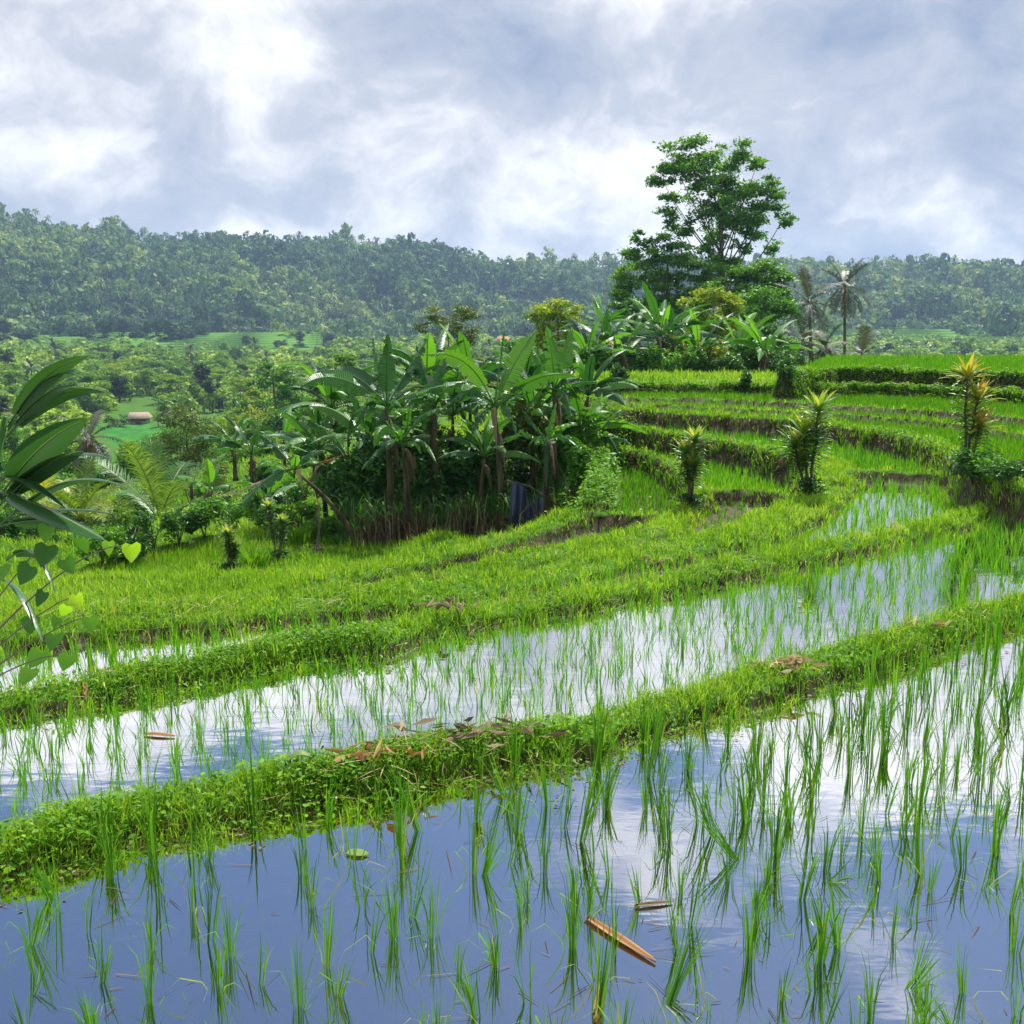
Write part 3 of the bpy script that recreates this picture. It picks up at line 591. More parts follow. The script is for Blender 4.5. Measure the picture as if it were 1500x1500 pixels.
def banana(loc, h, leaves=8, ll=1.1, lw=.32, r=.07, lean=(0, 0), specs=None, dead=3, lime=False, seed=None, yellow=0, label='', group=None, name='banana_plant', spread=1.0, extra=0):
    loc = np.array(loc, float); root = empty(name, loc); tag(root, label, 'banana plant', group)
    top = np.array([lean[0], lean[1], h]); t = np.linspace(0, 1, 9); P_ = np.stack([lean[0] * t ** 1.4, lean[1] * t ** 1.4, h * t - .08], -1)
    MB().tube(P_, np.interp(t, [0, .15, 1], [r * 1.5, r * 1.1, r * .55]) * (1 + .08 * RNG.randn(9)), 10).obj('pseudostem', M['stem'], root, smooth=True)
    if specs is None:
        specs = []; a0 = RNG.uniform(0, 6.28)
        for k in range(leaves):
            a = a0 + k * 2.4 + RNG.normal(0, .25); el = np.interp(k / max(1, leaves - 1), [0, .3, 1], [1.35, 1.0, .25]) + RNG.normal(0, .1)
            Lk = ll * RNG.uniform(.8, 1.12); d = np.array([cos(a), sin(a), 0.]) * spread; u = np.array([0, 0, 1.])
            p1 = top + (d * cos(el) + u * sin(el)) * Lk * .62
            p2 = p1 + (d * cos(el - .75) + u * sin(el - 1.0 + .15 * RNG.randn())) * Lk * .5
            specs.append((p1, p2, lw * RNG.uniform(.8, 1.15), 'banana_lime' if (lime and RNG.rand() < .6) or k == 0 else 'banana', {}))
    for sp in specs:
        p1, p2, w_, mt, kw = sp; mt = 'yellow_leaf' if yellow > 0 and sp is specs[-1] else mt
        leaf_obj(root, top - np.array([0, 0, .06]), p1, p2, w_, mt, label='yellow withering leaf' if mt == 'yellow_leaf' else None, **kw)
    if extra:
        a0 = RNG.uniform(0, 6.28)
        for k in range(extra):
            a = a0 + k * 2.4; el = RNG.uniform(.1, 1.0); Lk = ll * RNG.uniform(.55, .85); d = np.array([cos(a), sin(a), 0.]); u = np.array([0, 0, 1.]); p1 = top + (d * cos(el) + u * sin(el)) * Lk * .6; p2 = p1 + (d * cos(el - .9) + u * sin(el - 1.2)) * Lk * .5
            leaf_obj(root, top - np.array([0, 0, .08 + .12 * RNG.rand()]), p1, p2, lw * RNG.uniform(.6, .9), 'banana_lime' if RNG.rand() < .35 else 'banana', torn=.95, droop=RNG.uniform(.4, 1.0))
    for k in range(dead): hang_leaf(root, top * RNG.uniform(.75, .98), h * RNG.uniform(.25, .5), width=.10 + .1 * r / .07)
    return root

def pxbanana(base, d, top, specs, r=.06, label='', group=None, dead=3, w=.30):
    """banana plant surveyed from the photo: base/top pixel at distance d; specs = (tip px, mid px, depth offset, width, material, kw)"""
    b = at(base[0], base[1], d); tp = at(top[0], top[1], d) - b
    out = []
    for (tx, ty), (mx, my), dd, wf, mt, kw in specs:
        kw = dict(kw); kw['torn'] = min(1, kw.get('torn', .6) + .35)
        p2 = at(tx, ty, d + dd) - b; p1 = at(mx, my, d + dd * .5) - b; out.append((p1, p2, w * wf, mt, kw))
    return banana(b, tp[2], r=r, lean=(tp[0], tp[1]), specs=out, dead=dead, label=label, group=group, extra=6, ll=.85, lw=.22)

def frond_mesh(mb, p0, p1, p2, ll, n=34, w=.03, rnd=None, hang=.5, petiole=.14):
    p0, p1, p2 = [np.asarray(p, float) for p in (p0, p1, p2)]
    t = np.linspace(0, 1, 12); C = bez(p0, p1, p2, t); L_ = np.linalg.norm(np.diff(C, axis=0), axis=1).sum()
    mb.tube(C, np.interp(t, [0, 1], [L_ * .012, L_ * .003]), 4, .9)
    s = np.linspace(petiole, .99, n); c = bez(p0, p1, p2, s); T = unit(2 * (1 - s)[:, None] * (p1 - p0) + 2 * s[:, None] * (p2 - p1))
    up = np.array([0, 0, 1.]); S = unit(np.cross(T, up) + 1e-3); U = np.cross(S, T)
    rnd = RNG.rand() if rnd is None else rnd
    for sd in (1, -1):
        l = ll * np.sin(pi * np.clip(.12 + .80 * (s - petiole) / (1 - petiole), 0, 1)) ** .7 * RNG.uniform(.85, 1.1, n)
        D = unit(S * sd * .8 + T * .62 + U * .25 + RNG.normal(0, .07, (n, 3)))
        m = c + D * (l * .5)[:, None]; e = m + unit(D - up * hang * RNG.uniform(.6, 1.4, (n, 1))) * (l * .5)[:, None]
        K = np.cross(D, U); K = unit(K) * w * .5
        V = np.stack([c - K * .6, c + K * .6, m - K, m + K, e], 1).reshape(-1, 3); i = np.arange(n)[:, None] * 5
        mb.add(V, i + np.array([0, 1, 3, 2]), i + np.array([2, 3, 4]), np.clip(np.repeat(rnd + RNG.normal(0, .12, n), 5), 0, 1))
    return mb

def palm(name, loc, h, nf, fl, ll, mat, label, lean=(0, 0), r=.12, group=None, el0=1.35, el1=-.4, hang=.6, w=.035, n=34, bark='bark', dead=0, nuts=0, cat='palm tree'):
    root = empty(name, loc); tag(root, label, cat, group)
    t = np.linspace(0, 1, 8); top = np.array([lean[0], lean[1], h])
    MB().tube(np.stack([lean[0] * t ** 1.6, lean[1] * t ** 1.6, h * t - .1], -1), np.interp(t, [0, .1, 1], [r * 1.5, r, r * .7]), 8).obj('trunk', M[bark], root, smooth=True)
    a0 = RNG.uniform(0, 6.28)
    for k in range(nf):
        a = a0 + k * 2.4; q = k / max(1, nf - 1); el = el0 + (el1 - el0) * q ** .9 + RNG.normal(0, .08); L_ = fl * RNG.uniform(.85, 1.1)
        d = np.array([cos(a), sin(a), 0.]); u = np.array([0, 0, 1.])
        p1 = top + (d * cos(el) + u * sin(el)) * L_ * .55; e2 = el - .9 * (.6 + .5 * q)
        p2 = p1 + (d * cos(e2) + u * sin(e2)) * L_ * .5
        frond_mesh(MB(), top, p1, p2, ll, n, w, hang=hang).obj('frond', M[mat], root)
    for k in range(dead):
        a = RNG.uniform(0, 6.28); d = np.array([cos(a), sin(a), 0.]); p1 = top + d * fl * .22; p2 = p1 + d * fl * .08 - np.array([0, 0, fl * .6])
        o = frond_mesh(MB(), top, p1, p2, ll * .7, n // 2, w, hang=1.2).obj('frond', M['dry'], root); o['label'] = 'withered brown frond hanging down'
    return root

def rosette(mb, c, n, L, w, up=1.0, rnd=None, droop=.5):
    for k in range(n):
        a = k * 2.4 + RNG.uniform(-.3, .3); el = np.interp(k / n, [0, 1], [1.35, .1]) * up; l = L * RNG.uniform(.75, 1.1); d = np.array([cos(a), sin(a), 0.])
        p0 = np.array(c) - np.array([0, 0, .12 * L * k / n]); p1 = p0 + (d * cos(el) + np.array([0, 0, sin(el)])) * l * .55; e2 = el - droop * 1.2
        p2 = p1 + (d * cos(e2) + np.array([0, 0, sin(e2)])) * l * .5; t = np.linspace(0, 1, 5); C = bez(p0, p1, p2, t)
        T = unit(np.gradient(C, axis=0)); S = unit(np.cross(T, np.array([0, 0, 1.])) + np.array([-d[1], d[0], 0]) * .3) * (np.array([.25, .8, 1, .7, .05]) * w / 2)[:, None]
        Cm = C - np.array([0, 0, w * .12]); V = np.stack([C - S, Cm, C + S], 1).reshape(-1, 3); i = np.arange(4)[:, None] * 3
        Q = np.concatenate([i + np.array([0, 1, 4, 3]), i + np.array([1, 2, 5, 4])])
        mb.add(V, Q, None, np.clip((rnd if rnd is not None else .5) + RNG.normal(0, .15) + .35 * (k < n * .35), 0, 1))
    return mb

def cordyline(loc, h, stems, label, mat='cordy', L=.28, name='cordyline_shrub', group=None, fill=4):
    root = empty(name, loc); tag(root, label, 'shrub', group)
    for (dx, dy, hh) in stems:
        t = np.linspace(0, 1, 7); P_ = np.stack([dx * t ** .8 + .01 * RNG.randn(7), dy * t, hh * h * t - .03], -1)
        MB().tube(P_, np.linspace(.018, .010, 7), 6).obj('stem', M['bark'], root)
        mb = MB(); rosette(mb, P_[-1], 34, L * .8, .045, 1.05, .55, .45)
        mb.obj('leaf_rosette', M[mat], root)
        mb = MB(); 
        for q in range(fill * 2): u = .42 + .55 * q / max(1, fill * 2); rosette(mb, P_[1] * (1 - u) + P_[-1] * u, 7, L * (.45 + .3 * u), .04, .75, .10 + .35 * u, .8)
        mb.obj('stem_leaves', M['cordy'], root)
    mb = MB(); n = 300; C = np.stack([RNG.normal(0, .07, n), RNG.normal(0, .07, n), RNG.uniform(0, .18 * h, n) ** 1], -1); V, T, rd = leafcards(C, .06, .5, RNG.uniform(0, .4, n)); mb.add(V, None, T, rd).obj('basal_leaves', M['bush'], root)
    return root

def bush(loc, rx, h, n, leaf, mat, label, name='bush', group=None, asp=.5, stems=5, ry=None, cat='bush', rt=.012, lump=5):
    root = empty(name, loc); tag(root, label, cat, group); ry = ry or rx
    mb = MB(); cs = []
    for k in range(stems):
        a = RNG.uniform(0, 6.28); q = RNG.uniform(.3, .8); e = np.array([cos(a) * rx * q, sin(a) * ry * q, h * RNG.uniform(.6, .95)]); t = np.linspace(0, 1, 6)[:, None]
        mb.tube(bez(np.array([0, 0, -.05]), np.array([e[0] * .2, e[1] * .2, e[2] * .6]), e, t[:, 0]), np.linspace(rt, rt * .4, 6), 5)
    mb.obj('stems', M['bark'], root)
    ctr = np.stack([RNG.uniform(-.65, .65, lump) * rx, RNG.uniform(-.65, .65, lump) * ry, RNG.uniform(.35, .8, lump) * h], -1); rl = RNG.uniform(.28, .5, lump)
    k = RNG.randint(lump, size=n); v = unit(RNG.normal(0, 1, (n, 3))) * (RNG.rand(n) ** .45)[:, None]
    C = ctr[k] + v * np.stack([rl[k] * rx, rl[k] * ry, rl[k] * h * .8], -1); m = C[:, 2] > 0; C = C[m]
    V, T, rd = leafcards(C, leaf * RNG.uniform(.6, 1.3, len(C)), asp, np.clip(RNG.normal(.45, .2, len(C)) + .15 * (k[m] % 3 - 1), 0, 1), .25, .5)
    MB().add(V, None, T, rd).obj('foliage', M[mat], root)
    return root

def tree(name, loc, h, clumps, mat, label, trunk_r, leaf, dens, bark='bark', group=None, asp=.45, fork=.35, cat='tree', lean=(0, 0), flat=.5, sub=7, seed=0, cov=.5):
    """clumps: (x, y, z, rx, rz) about the trunk base; limbs run to every clump, twigs into the sub-clumps"""
    root = empty(name, loc); tag(root, label, cat, group); mb = MB(); LC, LR = [], []
    zs = [c[2] for c in clumps]; ztop = max(zs); t = np.linspace(0, 1, 10)
    trunk = np.stack([lean[0] * t ** 1.5 + .03 * h * .3 * np.sin(t * 5), lean[1] * t, t * ztop * .9 - .05 * h * 0 - .1], -1)
    mb.tube(trunk, np.interp(t, [0, .08, 1], [trunk_r * 1.4, trunk_r, trunk_r * .2]), 8)
    for (x, y, z, rx, rz) in clumps:
        c = np.array([x, y, z]); q = np.clip((z - h * .22) / (ztop * .9), .12, .88) * RNG.uniform(.75, .95); s = np.array([np.interp(q, t, trunk[:, i]) for i in range(3)])
        mid = s * .45 + c * .55 + np.array([0, 0, -.10 * np.linalg.norm(c - s)]); tt = np.linspace(0, 1, 7); lr = trunk_r * (1 - q) * .30 + trunk_r * .08
        mb.tube(bez(s, mid, c, tt), np.linspace(lr, lr * .25, 7), 6)
        for k in range(sub):
            v = unit(RNG.normal(0, 1, 3)) * RNG.uniform(.45, .95); sc_ = c + v * np.array([rx, rx, rz]); sr = rx * RNG.uniform(.34, .62)
            mb.tube(bez(c, (c + sc_) / 2 + np.array([0, 0, -.05 * rx]), sc_, np.linspace(0, 1, 4)), np.linspace(lr * .25, lr * .08, 4), 4)
            n = int(dens * 1.7 * sr * sr / (leaf * leaf)); vv = np.clip(RNG.normal(0, .52, (n, 3)), -1.5, 1.5)
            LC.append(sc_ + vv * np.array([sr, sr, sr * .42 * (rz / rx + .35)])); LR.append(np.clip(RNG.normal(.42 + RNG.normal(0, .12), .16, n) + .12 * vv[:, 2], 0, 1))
    mb.obj('trunk', M[bark], root, smooth=True)
    LC = np.concatenate(LC); V, T, rd = leafcards(LC, leaf * RNG.uniform(.6, 1.35, len(LC)), asp, np.concatenate(LR), .25, flat)
    MB().add(V, None, T, rd).obj('crown', M[mat], root)
    return root
# ================================================================ placing
_D = np.exp(np.linspace(math.log(2.3), math.log(160), 1400))
def gp(px, py):
    """first ground point seen at a surveyed pixel"""
    r = ray(px, py); x = _D * r[0] / r[1]; z = H + _D * r[2] / r[1]; g = terrain(x, _D)[0]; k = np.argmax(z <= g)
    if k == 0: k = len(_D) - 1
    return np.array([x[k], _D[k], g[k]])
def on(px, d):
    """ground point in the bearing px at distance d"""
    x = at(px, 520, d)[0]; return np.array([x, d, hz(x, d)])
def clumps_px(pts, base, d, dj=.6):
    s = d / F; out = []
    for (x, y, r) in pts:
        q = at(x, y, d); out.append((q[0] - base[0], RNG.uniform(-1, 1) * r * s * dj, q[2] - base[2], r * s, r * s * .8))
    return out

# ---- cordyline shrubs marking the banks
b = gp(1010, 744); cordyline(b, .86, [(-.05, 0, .80), (.06, .03, .95), (.0, -.04, .62)], 'green cordyline shrub on the curved bank left of the taller pair', L=.30, fill=4)
b = gp(1184, 727); cordyline(b, 1.12, [(.06, 0, .84), (-.16, .02, .5), (-.06, .03, .62)], 'tall leaning green cordyline shrub where two banks meet', L=.34, fill=5)
b = gp(1410, 701); cordyline(b, 1.25, [(-.02, 0, .88), (.10, .02, .68), (.16, 0, .45)], 'golden orange topped cordyline shrub by the bare earth mound', 'cordy_red', L=.34, fill=4)
for (x, y, s, lab) in ((905, 579, .30, 'small dark shrub at the left end of the upper hedge bank'), (1090, 579, .34, 'dark round shrub on the hedge bank below the banana plants'), (1147, 580, .34, 'dark shrub on the hedge bank where the upper step begins')):
    b = gp(x, y); bush(b, .24, .46, 900, .07, 'bush', lab)
b = gp(1425, 712); bush(b, .34, .40, 900, .06, 'bush', 'low dark bush at the foot of the golden cordyline')
mb = MB(); t = np.linspace(0, 1, 9)
for k in range(16):
    a0 = gp(1418 + 5 * (k % 8), 708 - 1.5 * (k % 8)); a1 = a0 + np.array([.25 + .05 * k * RNG.rand(), RNG.uniform(-.1, .35), .02 + .16 * RNG.rand()]); a1[2] = max(a1[2], hz(a1[0], a1[1]) - .01)
    q = bez(a0, (a0 + a1) / 2 + np.array([0, 0, .04 + .12 * RNG.rand()]), a1, t) + RNG.normal(0, .012, (9, 3)); mb.tube(q, np.linspace(.014, .004, 9) * RNG.uniform(.6, 1.3), 5)
tag(mb.obj('root_tangle', M['bark'], None, smooth=True), 'mossy roots over the bare earth mound', 'roots')

# ---- banana clump in the middle
D0 = 15.3
G_ = 'banana plants in the dark clump at the middle'
n_ = {}; dr = dict(droop=.9, torn=.8)
pxbanana((575, 790), D0 + .3, (566, 590), [((568, 488), (566, 540), 0, 1.0, 'banana', dict(roll=1.3, droop=.15)), ((546, 492), (552, 545), .3, .8, 'banana', dict(roll=-1.1, droop=.2)), ((630, 490), (600, 535), .5, 1.0, 'banana', dict(torn=.8)),
    ((442, 566), (490, 528), -.4, 1.15, 'banana', dict(torn=.2, roll=.9)), ((462, 545), (520, 530), .7, 1.1, 'banana', dict(torn=.3, roll=.6)), ((517, 640), (528, 575), -.3, .8, 'banana', dr), ((690, 560), (630, 560), -.4, .7, 'banana', dict(torn=.9, roll=-.4))],
    .055, 'tall banana plant with upright leaves at the left of the dark clump', None, 2, .29)
pxbanana((600, 790), D0 - .2, (590, 640), [((548, 655), (560, 600), -.4, .8, 'banana_lime', dict(roll=1.0, torn=.3)), ((600, 595), (598, 620), 0, .5, 'banana_lime', dict(roll=1.2)), ((660, 600), (620, 590), -.3, .8, 'banana', dr), ((530, 690), (560, 640), -.4, .7, 'banana', dr), ((640, 680), (625, 630), -.5, .7, 'banana', dr)],
    .045, 'shorter banana plant with a pale folded leaf inside the dark clump', None, 2, .30)
pxbanana((640, 785), D0 + .7, (636, 585), [((655, 520), (640, 550), .3, .9, 'banana', {}), ((610, 505), (620, 545), .2, .9, 'banana', {}), ((625, 655), (612, 600), -.3, .6, 'banana_lime', dict(roll=1.2)), ((580, 600), (600, 560), 0, .9, 'banana', dr), ((700, 610), (670, 575), 0, .9, 'banana', dr)],
    .055, 'dark banana plant between the two tallest plants of the clump', None, 2, .28)
pxbanana((738, 785), D0, (724, 590), [((786, 482), (750, 530), .3, 1.25, 'banana', dict(torn=.35, roll=-1.0, droop=.25)), ((742, 462), (732, 530), .2, .35, 'banana', dict(roll=1.0)), ((622, 520), (690, 505), -.3, 1.15, 'banana', dict(torn=.5, roll=-.8)), ((650, 600), (690, 545), -.5, .9, 'banana', dict(torn=.9)),
    ((842, 552), (790, 535), -.4, 1.05, 'banana', dict(torn=.3, roll=.8)), ((690, 640), (700, 600), -.5, .8, 'banana', dr), ((757, 640), (745, 580), -.3, .7, 'banana', dr), ((745, 520), (738, 555), .4, .8, 'banana_lime', dict(roll=.8)), ((690, 560), (706, 548), .4, .7, 'banana_lime', {})],
    .052, 'tall banana plant with a long arching leaf at the middle of the clump', None, 2, .29)
pxbanana((812, 760), D0 + .6, (812, 565), [((800, 478), (812, 525), .2, 1.2, 'banana_lime', dict(roll=1.0, torn=.3)), ((855, 582), (862, 500), -.3, 1.1, 'banana_lime', dict(roll=1.0, torn=.2, petiole=.35)), ((772, 495), (795, 530), .1, .8, 'banana', {}), ((838, 480), (828, 520), .4, 1.0, 'banana_lime', dict(roll=-.8)), ((770, 610), (785, 560), -.3, .8, 'banana', dr), ((835, 620), (835, 565), -.3, .7, 'banana', dr)],
    .05, 'bright lime leaved banana plant at the right of the clump', None, 2, .30)
pxbanana((800, 775), D0 - .5, (800, 640), [((765, 600), (780, 618), 0, .6, 'banana', {}), ((800, 720), (806, 640), -.3, .6, 'banana', dr), ((850, 660), (825, 625), -.2, .7, 'banana', dr), ((815, 590), (806, 620), .2, .5, 'banana_lime', {})],
    .05, 'low banana plant hanging over the blue tarp', None, 2, .26)
pxbanana((880, 735), D0 + 1.2, (872, 640), [((912, 600), (890, 610), 0, .7, 'banana', {}), ((905, 665), (892, 625), -.3, .7, 'banana', dr), ((850, 600), (858, 615), 0, .6, 'banana_lime', {}), ((882, 700), (886, 650), -.2, .5, 'dry_orange', dr)],
    .035, 'small banana plant beside the paddies at the right edge of the clump', None, 1, .24)
pxbanana((530, 765), D0 + 1.0, (511, 668), [((425, 604), (462, 605), .2, .9, 'banana', dict(torn=.6)), ((520, 600), (505, 625), 0, .7, 'banana', dr), ((470, 625), (490, 630), .5, .7, 'banana', dr), ((440, 735), (470, 650), -.4, .7, 'dry', dr), ((560, 640), (535, 640), .3, .7, 'banana', {})],
    .045, 'slanting banana plant left of the clump with a withered brown leaf', None, 3, .28)
pxbanana((512, 772), D0 - .6, (430, 680), [((378, 635), (405, 650), .2, .8, 'banana', dict(torn=.8)), ((352, 745), (390, 690), -.3, 1.0, 'banana', dict(torn=.4, roll=.6)), ((508, 664), (470, 680), 0, .35, 'dry_orange', dict(torn=.9)), ((350, 720), (390, 700), .4, .6, 'dry', dr)],
    .035, 'broken banana plant with its bare stem leaning far to the left', None, 1, .26)
# middle-left, further down the slope
k = 0
for (bx, by, d, ty, nl, ll, lab, lime) in ((372, 745, 26, 660, 7, 1.3, 'dark banana plant on the slope behind the thin twiggy tree', False), (345, 700, 30, 650, 6, 1.2, 'banana plant half hidden behind the young coconut palm', False), (418, 700, 34, 640, 7, 1.4, 'banana plant on the lower slope above the broken banana', True),
    (395, 790, 20, 730, 5, .8, 'young banana plant with fresh leaves beside the left rice field', True), (310, 760, 24, 715, 5, .8, 'small banana plant right of the young coconut palm', True)):
    b = at(bx, by, d); banana(b, (by - ty) * d / F, nl, ll, .30, .06, label=lab, lime=lime, dead=2)
# bananas behind the upper terraces
for i, (bx, ty, d, ll, nl, lab, lime, yl, dd) in enumerate(((892, 505, 31, 1.35, 8, 'banana plant with a yellow hanging leaf behind the left of the upper terraces', False, 1, 5), (918, 520, 30, 1.1, 7, 'banana plant leaning over the left end of the hedge bank', True, 0, 3), (962, 490, 31, 1.5, 9, 'tallest banana plant behind the hedge bank with a yellowed leaf', True, 1, 6),
    (988, 500, 32, 1.4, 8, 'banana plant close beside the tallest one on the upper terrace', False, 0, 5), (1018, 515, 31, 1.3, 7, 'banana plant with one broad leaf drooping below the yellow tree', True, 0, 4), (1045, 528, 33, 1.0, 6, 'small banana plant under the golden crowned tree', False, 0, 3), (1072, 510, 32, 1.25, 7, 'banana plant with spreading leaves right of the golden tree', True, 0, 4),
    (1108, 515, 30, 1.2, 7, 'rightmost banana plant on the upper terrace with a brown shaggy stem', True, 0, 5), (858, 520, 29, 1.2, 7, 'lime banana plant behind the clump beside the yellow bush', True, 0, 2), (936, 530, 33, 1.0, 6, 'low banana plant in the gap behind the hedge bank', False, 0, 3))):
    b = at(bx, 563, d); banana(b, (563 - ty) * d / F, nl + 2, ll * 1.15, .32, .06, label=lab, lime=lime, yellow=yl, dead=dd, lean=(RNG.normal(0, .08), 0))
for (x, y, r, h, mt, lab) in ((1440, 700, .3, .22, 'bush_bright', 'low mossy green bush on the bare earth mound'), (1472, 712, .3, .25, 'bush', 'low dark bush beyond the roots on the mound')):
    b = gp(x, y); bush(b, r, h, 1200, .05, mt, lab, lump=6)
# more plants standing inside and behind the clump
for (bx, ty, d, ll, nl, lw_, lab, lime, lx) in ((560, 640, D0 + 1.2, 1.05, 8, .30, 'leafy banana plant half hidden behind the left stems of the clump', False, -.2), (665, 600, D0 + 1.4, 1.1, 9, .32, 'banana plant filling the middle of the clump behind the brown stems', False, 0), (700, 660, D0 + .3, .8, 8, .24, 'low banana plant with drooping dark leaves left of the tallest brown stem', False, .1),
    (780, 600, D0 + 1.5, 1.15, 9, .32, 'banana plant behind the blue tarp with broad green leaves', True, 0), (840, 620, D0 + 1.4, .95, 8, .28, 'banana plant at the right rear of the clump', True, .1), (480, 650, D0 + 2.2, 1.1, 8, .30, 'banana plant spreading above the slanting brown leaf', False, -.1), (620, 560, D0 + 2.2, 1.2, 8, .34, 'banana plant rising behind the two tall left ones', False, .1), (500, 590, D0 + 2.6, 1.1, 8, .3, 'banana plant at the far left rear of the clump', False, -.1), (690, 560, D0 + 2.4, 1.1, 8, .3, 'banana plant seen between the two tall middle ones', True, 0), (760, 560, D0 + 2.6, 1.1, 8, .3, 'banana plant behind the long arching leaf', False, .1), (850, 570, D0 + 2.4, 1.0, 8, .28, 'banana plant behind the lime leaved one at the clump edge', False, .1)):
    b = at(bx, 785, d); banana(b, (785 - ty) * d / F, nl + 3, ll, lw_ * .85, .045, label=lab, lime=lime, dead=2, lean=(lx, 0))
# shrubs under the upper row of bananas
for i, (x, d, h, mt, lab) in enumerate(((870, 29, .8, 'bush_bright', 'bright shrub at the left end of the upper banana row'), (905, 31, 1.0, 'bush', 'dark shrub between the first two upper banana plants'), (940, 30, .8, 'bush_bright', 'pale leaved shrub at the foot of the tallest upper banana plant'), (975, 33, 1.1, 'bush', 'shrub in the shade behind the tallest upper banana plant'), (1003, 30, .8, 'bush_bright', 'fresh green shrub in the middle of the upper banana row'), (1035, 32, 1.0, 'tree_yellow', 'yellowish shrub under the golden tree'),
    (1062, 30, .7, 'bush', 'low shrub right of the golden tree'), (1090, 32, 1.1, 'bush_bright', 'shrub left of the rightmost banana plant'), (1130, 31, .8, 'bush', 'shrub right of the rightmost banana plant'), (1155, 33, .8, 'bush', 'dark shrub before the drooping coconut palm'))):
    b = at(x, 566, d); bush(b, .75, h * 1.4, 2000, .14, mt, lab, asp=.42, stems=6, lump=7)
for i, (bx, ty, d, ll, nl, lab, lime) in enumerate(((880, 480, 34, 1.3, 8, 'tall banana plant behind the left end of the upper row', True), (925, 490, 34, 1.2, 8, 'banana plant at the back of the upper row left of the tallest', False), (1002, 488, 34, 1.3, 8, 'banana plant at the back of the upper row beside the golden tree', True), (1090, 505, 34, 1.2, 8, 'banana plant at the back of the upper row before the bright tree', False), (1130, 520, 32, 1.0, 7, 'small banana plant at the right end of the upper row', True))):
    b = at(bx, 566, d); banana(b, (566 - ty) * d / F, nl, ll, .28, .05, label=lab, lime=lime, dead=4, lean=(RNG.normal(0, .1), 0))
# ---- undergrowth of the clump
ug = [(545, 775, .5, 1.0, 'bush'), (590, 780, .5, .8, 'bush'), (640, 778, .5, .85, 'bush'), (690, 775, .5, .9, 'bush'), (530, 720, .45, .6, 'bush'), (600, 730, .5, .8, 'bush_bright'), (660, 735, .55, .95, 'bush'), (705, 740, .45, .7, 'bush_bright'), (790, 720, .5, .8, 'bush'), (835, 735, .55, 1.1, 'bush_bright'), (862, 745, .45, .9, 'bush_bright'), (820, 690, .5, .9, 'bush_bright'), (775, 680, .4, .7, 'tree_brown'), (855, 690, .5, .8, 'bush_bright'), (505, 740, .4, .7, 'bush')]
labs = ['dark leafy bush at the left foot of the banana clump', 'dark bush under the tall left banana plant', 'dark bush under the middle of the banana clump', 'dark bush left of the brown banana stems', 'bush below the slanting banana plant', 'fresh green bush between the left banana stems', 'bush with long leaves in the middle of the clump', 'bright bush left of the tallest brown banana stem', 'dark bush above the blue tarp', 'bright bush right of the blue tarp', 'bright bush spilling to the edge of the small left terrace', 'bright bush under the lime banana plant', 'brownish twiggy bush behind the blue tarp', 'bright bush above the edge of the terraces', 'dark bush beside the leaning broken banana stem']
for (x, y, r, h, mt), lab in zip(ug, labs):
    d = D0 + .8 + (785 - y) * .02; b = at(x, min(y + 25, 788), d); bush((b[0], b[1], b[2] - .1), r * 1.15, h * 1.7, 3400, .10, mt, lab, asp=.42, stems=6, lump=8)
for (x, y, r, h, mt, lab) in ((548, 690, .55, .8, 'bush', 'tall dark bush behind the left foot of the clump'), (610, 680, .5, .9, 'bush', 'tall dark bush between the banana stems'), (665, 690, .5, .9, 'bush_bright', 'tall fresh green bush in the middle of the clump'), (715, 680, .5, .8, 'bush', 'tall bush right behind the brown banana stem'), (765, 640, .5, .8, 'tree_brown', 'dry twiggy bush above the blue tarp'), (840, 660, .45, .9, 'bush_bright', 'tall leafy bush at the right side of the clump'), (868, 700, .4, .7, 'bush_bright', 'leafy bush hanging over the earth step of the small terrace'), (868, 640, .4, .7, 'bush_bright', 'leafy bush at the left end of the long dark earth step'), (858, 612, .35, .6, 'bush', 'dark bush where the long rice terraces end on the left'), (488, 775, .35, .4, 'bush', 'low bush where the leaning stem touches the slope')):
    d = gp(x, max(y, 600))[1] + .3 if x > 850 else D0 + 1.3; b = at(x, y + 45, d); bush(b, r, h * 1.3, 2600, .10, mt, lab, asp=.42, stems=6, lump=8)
n = 2600; X = RNG.uniform(-2.35, 1.0, n); Y = D0 - .05 + RNG.uniform(-.4, .8, n); z = terrain(X, Y)[0]
V, Q, T, rd = blades(np.stack([X, Y, z - .02], -1), RNG.uniform(.2, .95, n) * (.5 + .6 * (vn(X, Y, .35, 50) * .5 + .5)), RNG.uniform(.006, .024, n), RNG.uniform(0, 6.28, n), np.abs(RNG.normal(.12, .2, n)), RNG.normal(.4, .8, n), np.clip(RNG.normal(.35, .25, n), 0, 1))
tag(MB().add(V, Q, T, rd).obj('dry_stalks', M['dry']), 'mass of dry brown stalks and dead leaves at the foot of the banana clump', 'dry stalks', kind='stuff')
n = 2600; X = RNG.uniform(-2.6, 1.0, n); Y = D0 + RNG.uniform(-.2, 1.2, n); z = terrain(X, Y)[0]
V, Q, T, rd = blades(np.stack([X, Y, z + RNG.uniform(0, .5, n)], -1), RNG.uniform(.25, .6, n), RNG.uniform(.012, .03, n), RNG.uniform(0, 6.28, n), np.abs(RNG.normal(.4, .2, n)), RNG.uniform(.3, 1.4, n), np.clip(RNG.normal(.4, .2, n), 0, 1))
tag(MB().add(V, Q, T, rd).obj('undergrowth', M['bush']), 'tangle of long green leaves inside the banana clump', 'undergrowth', kind='stuff')
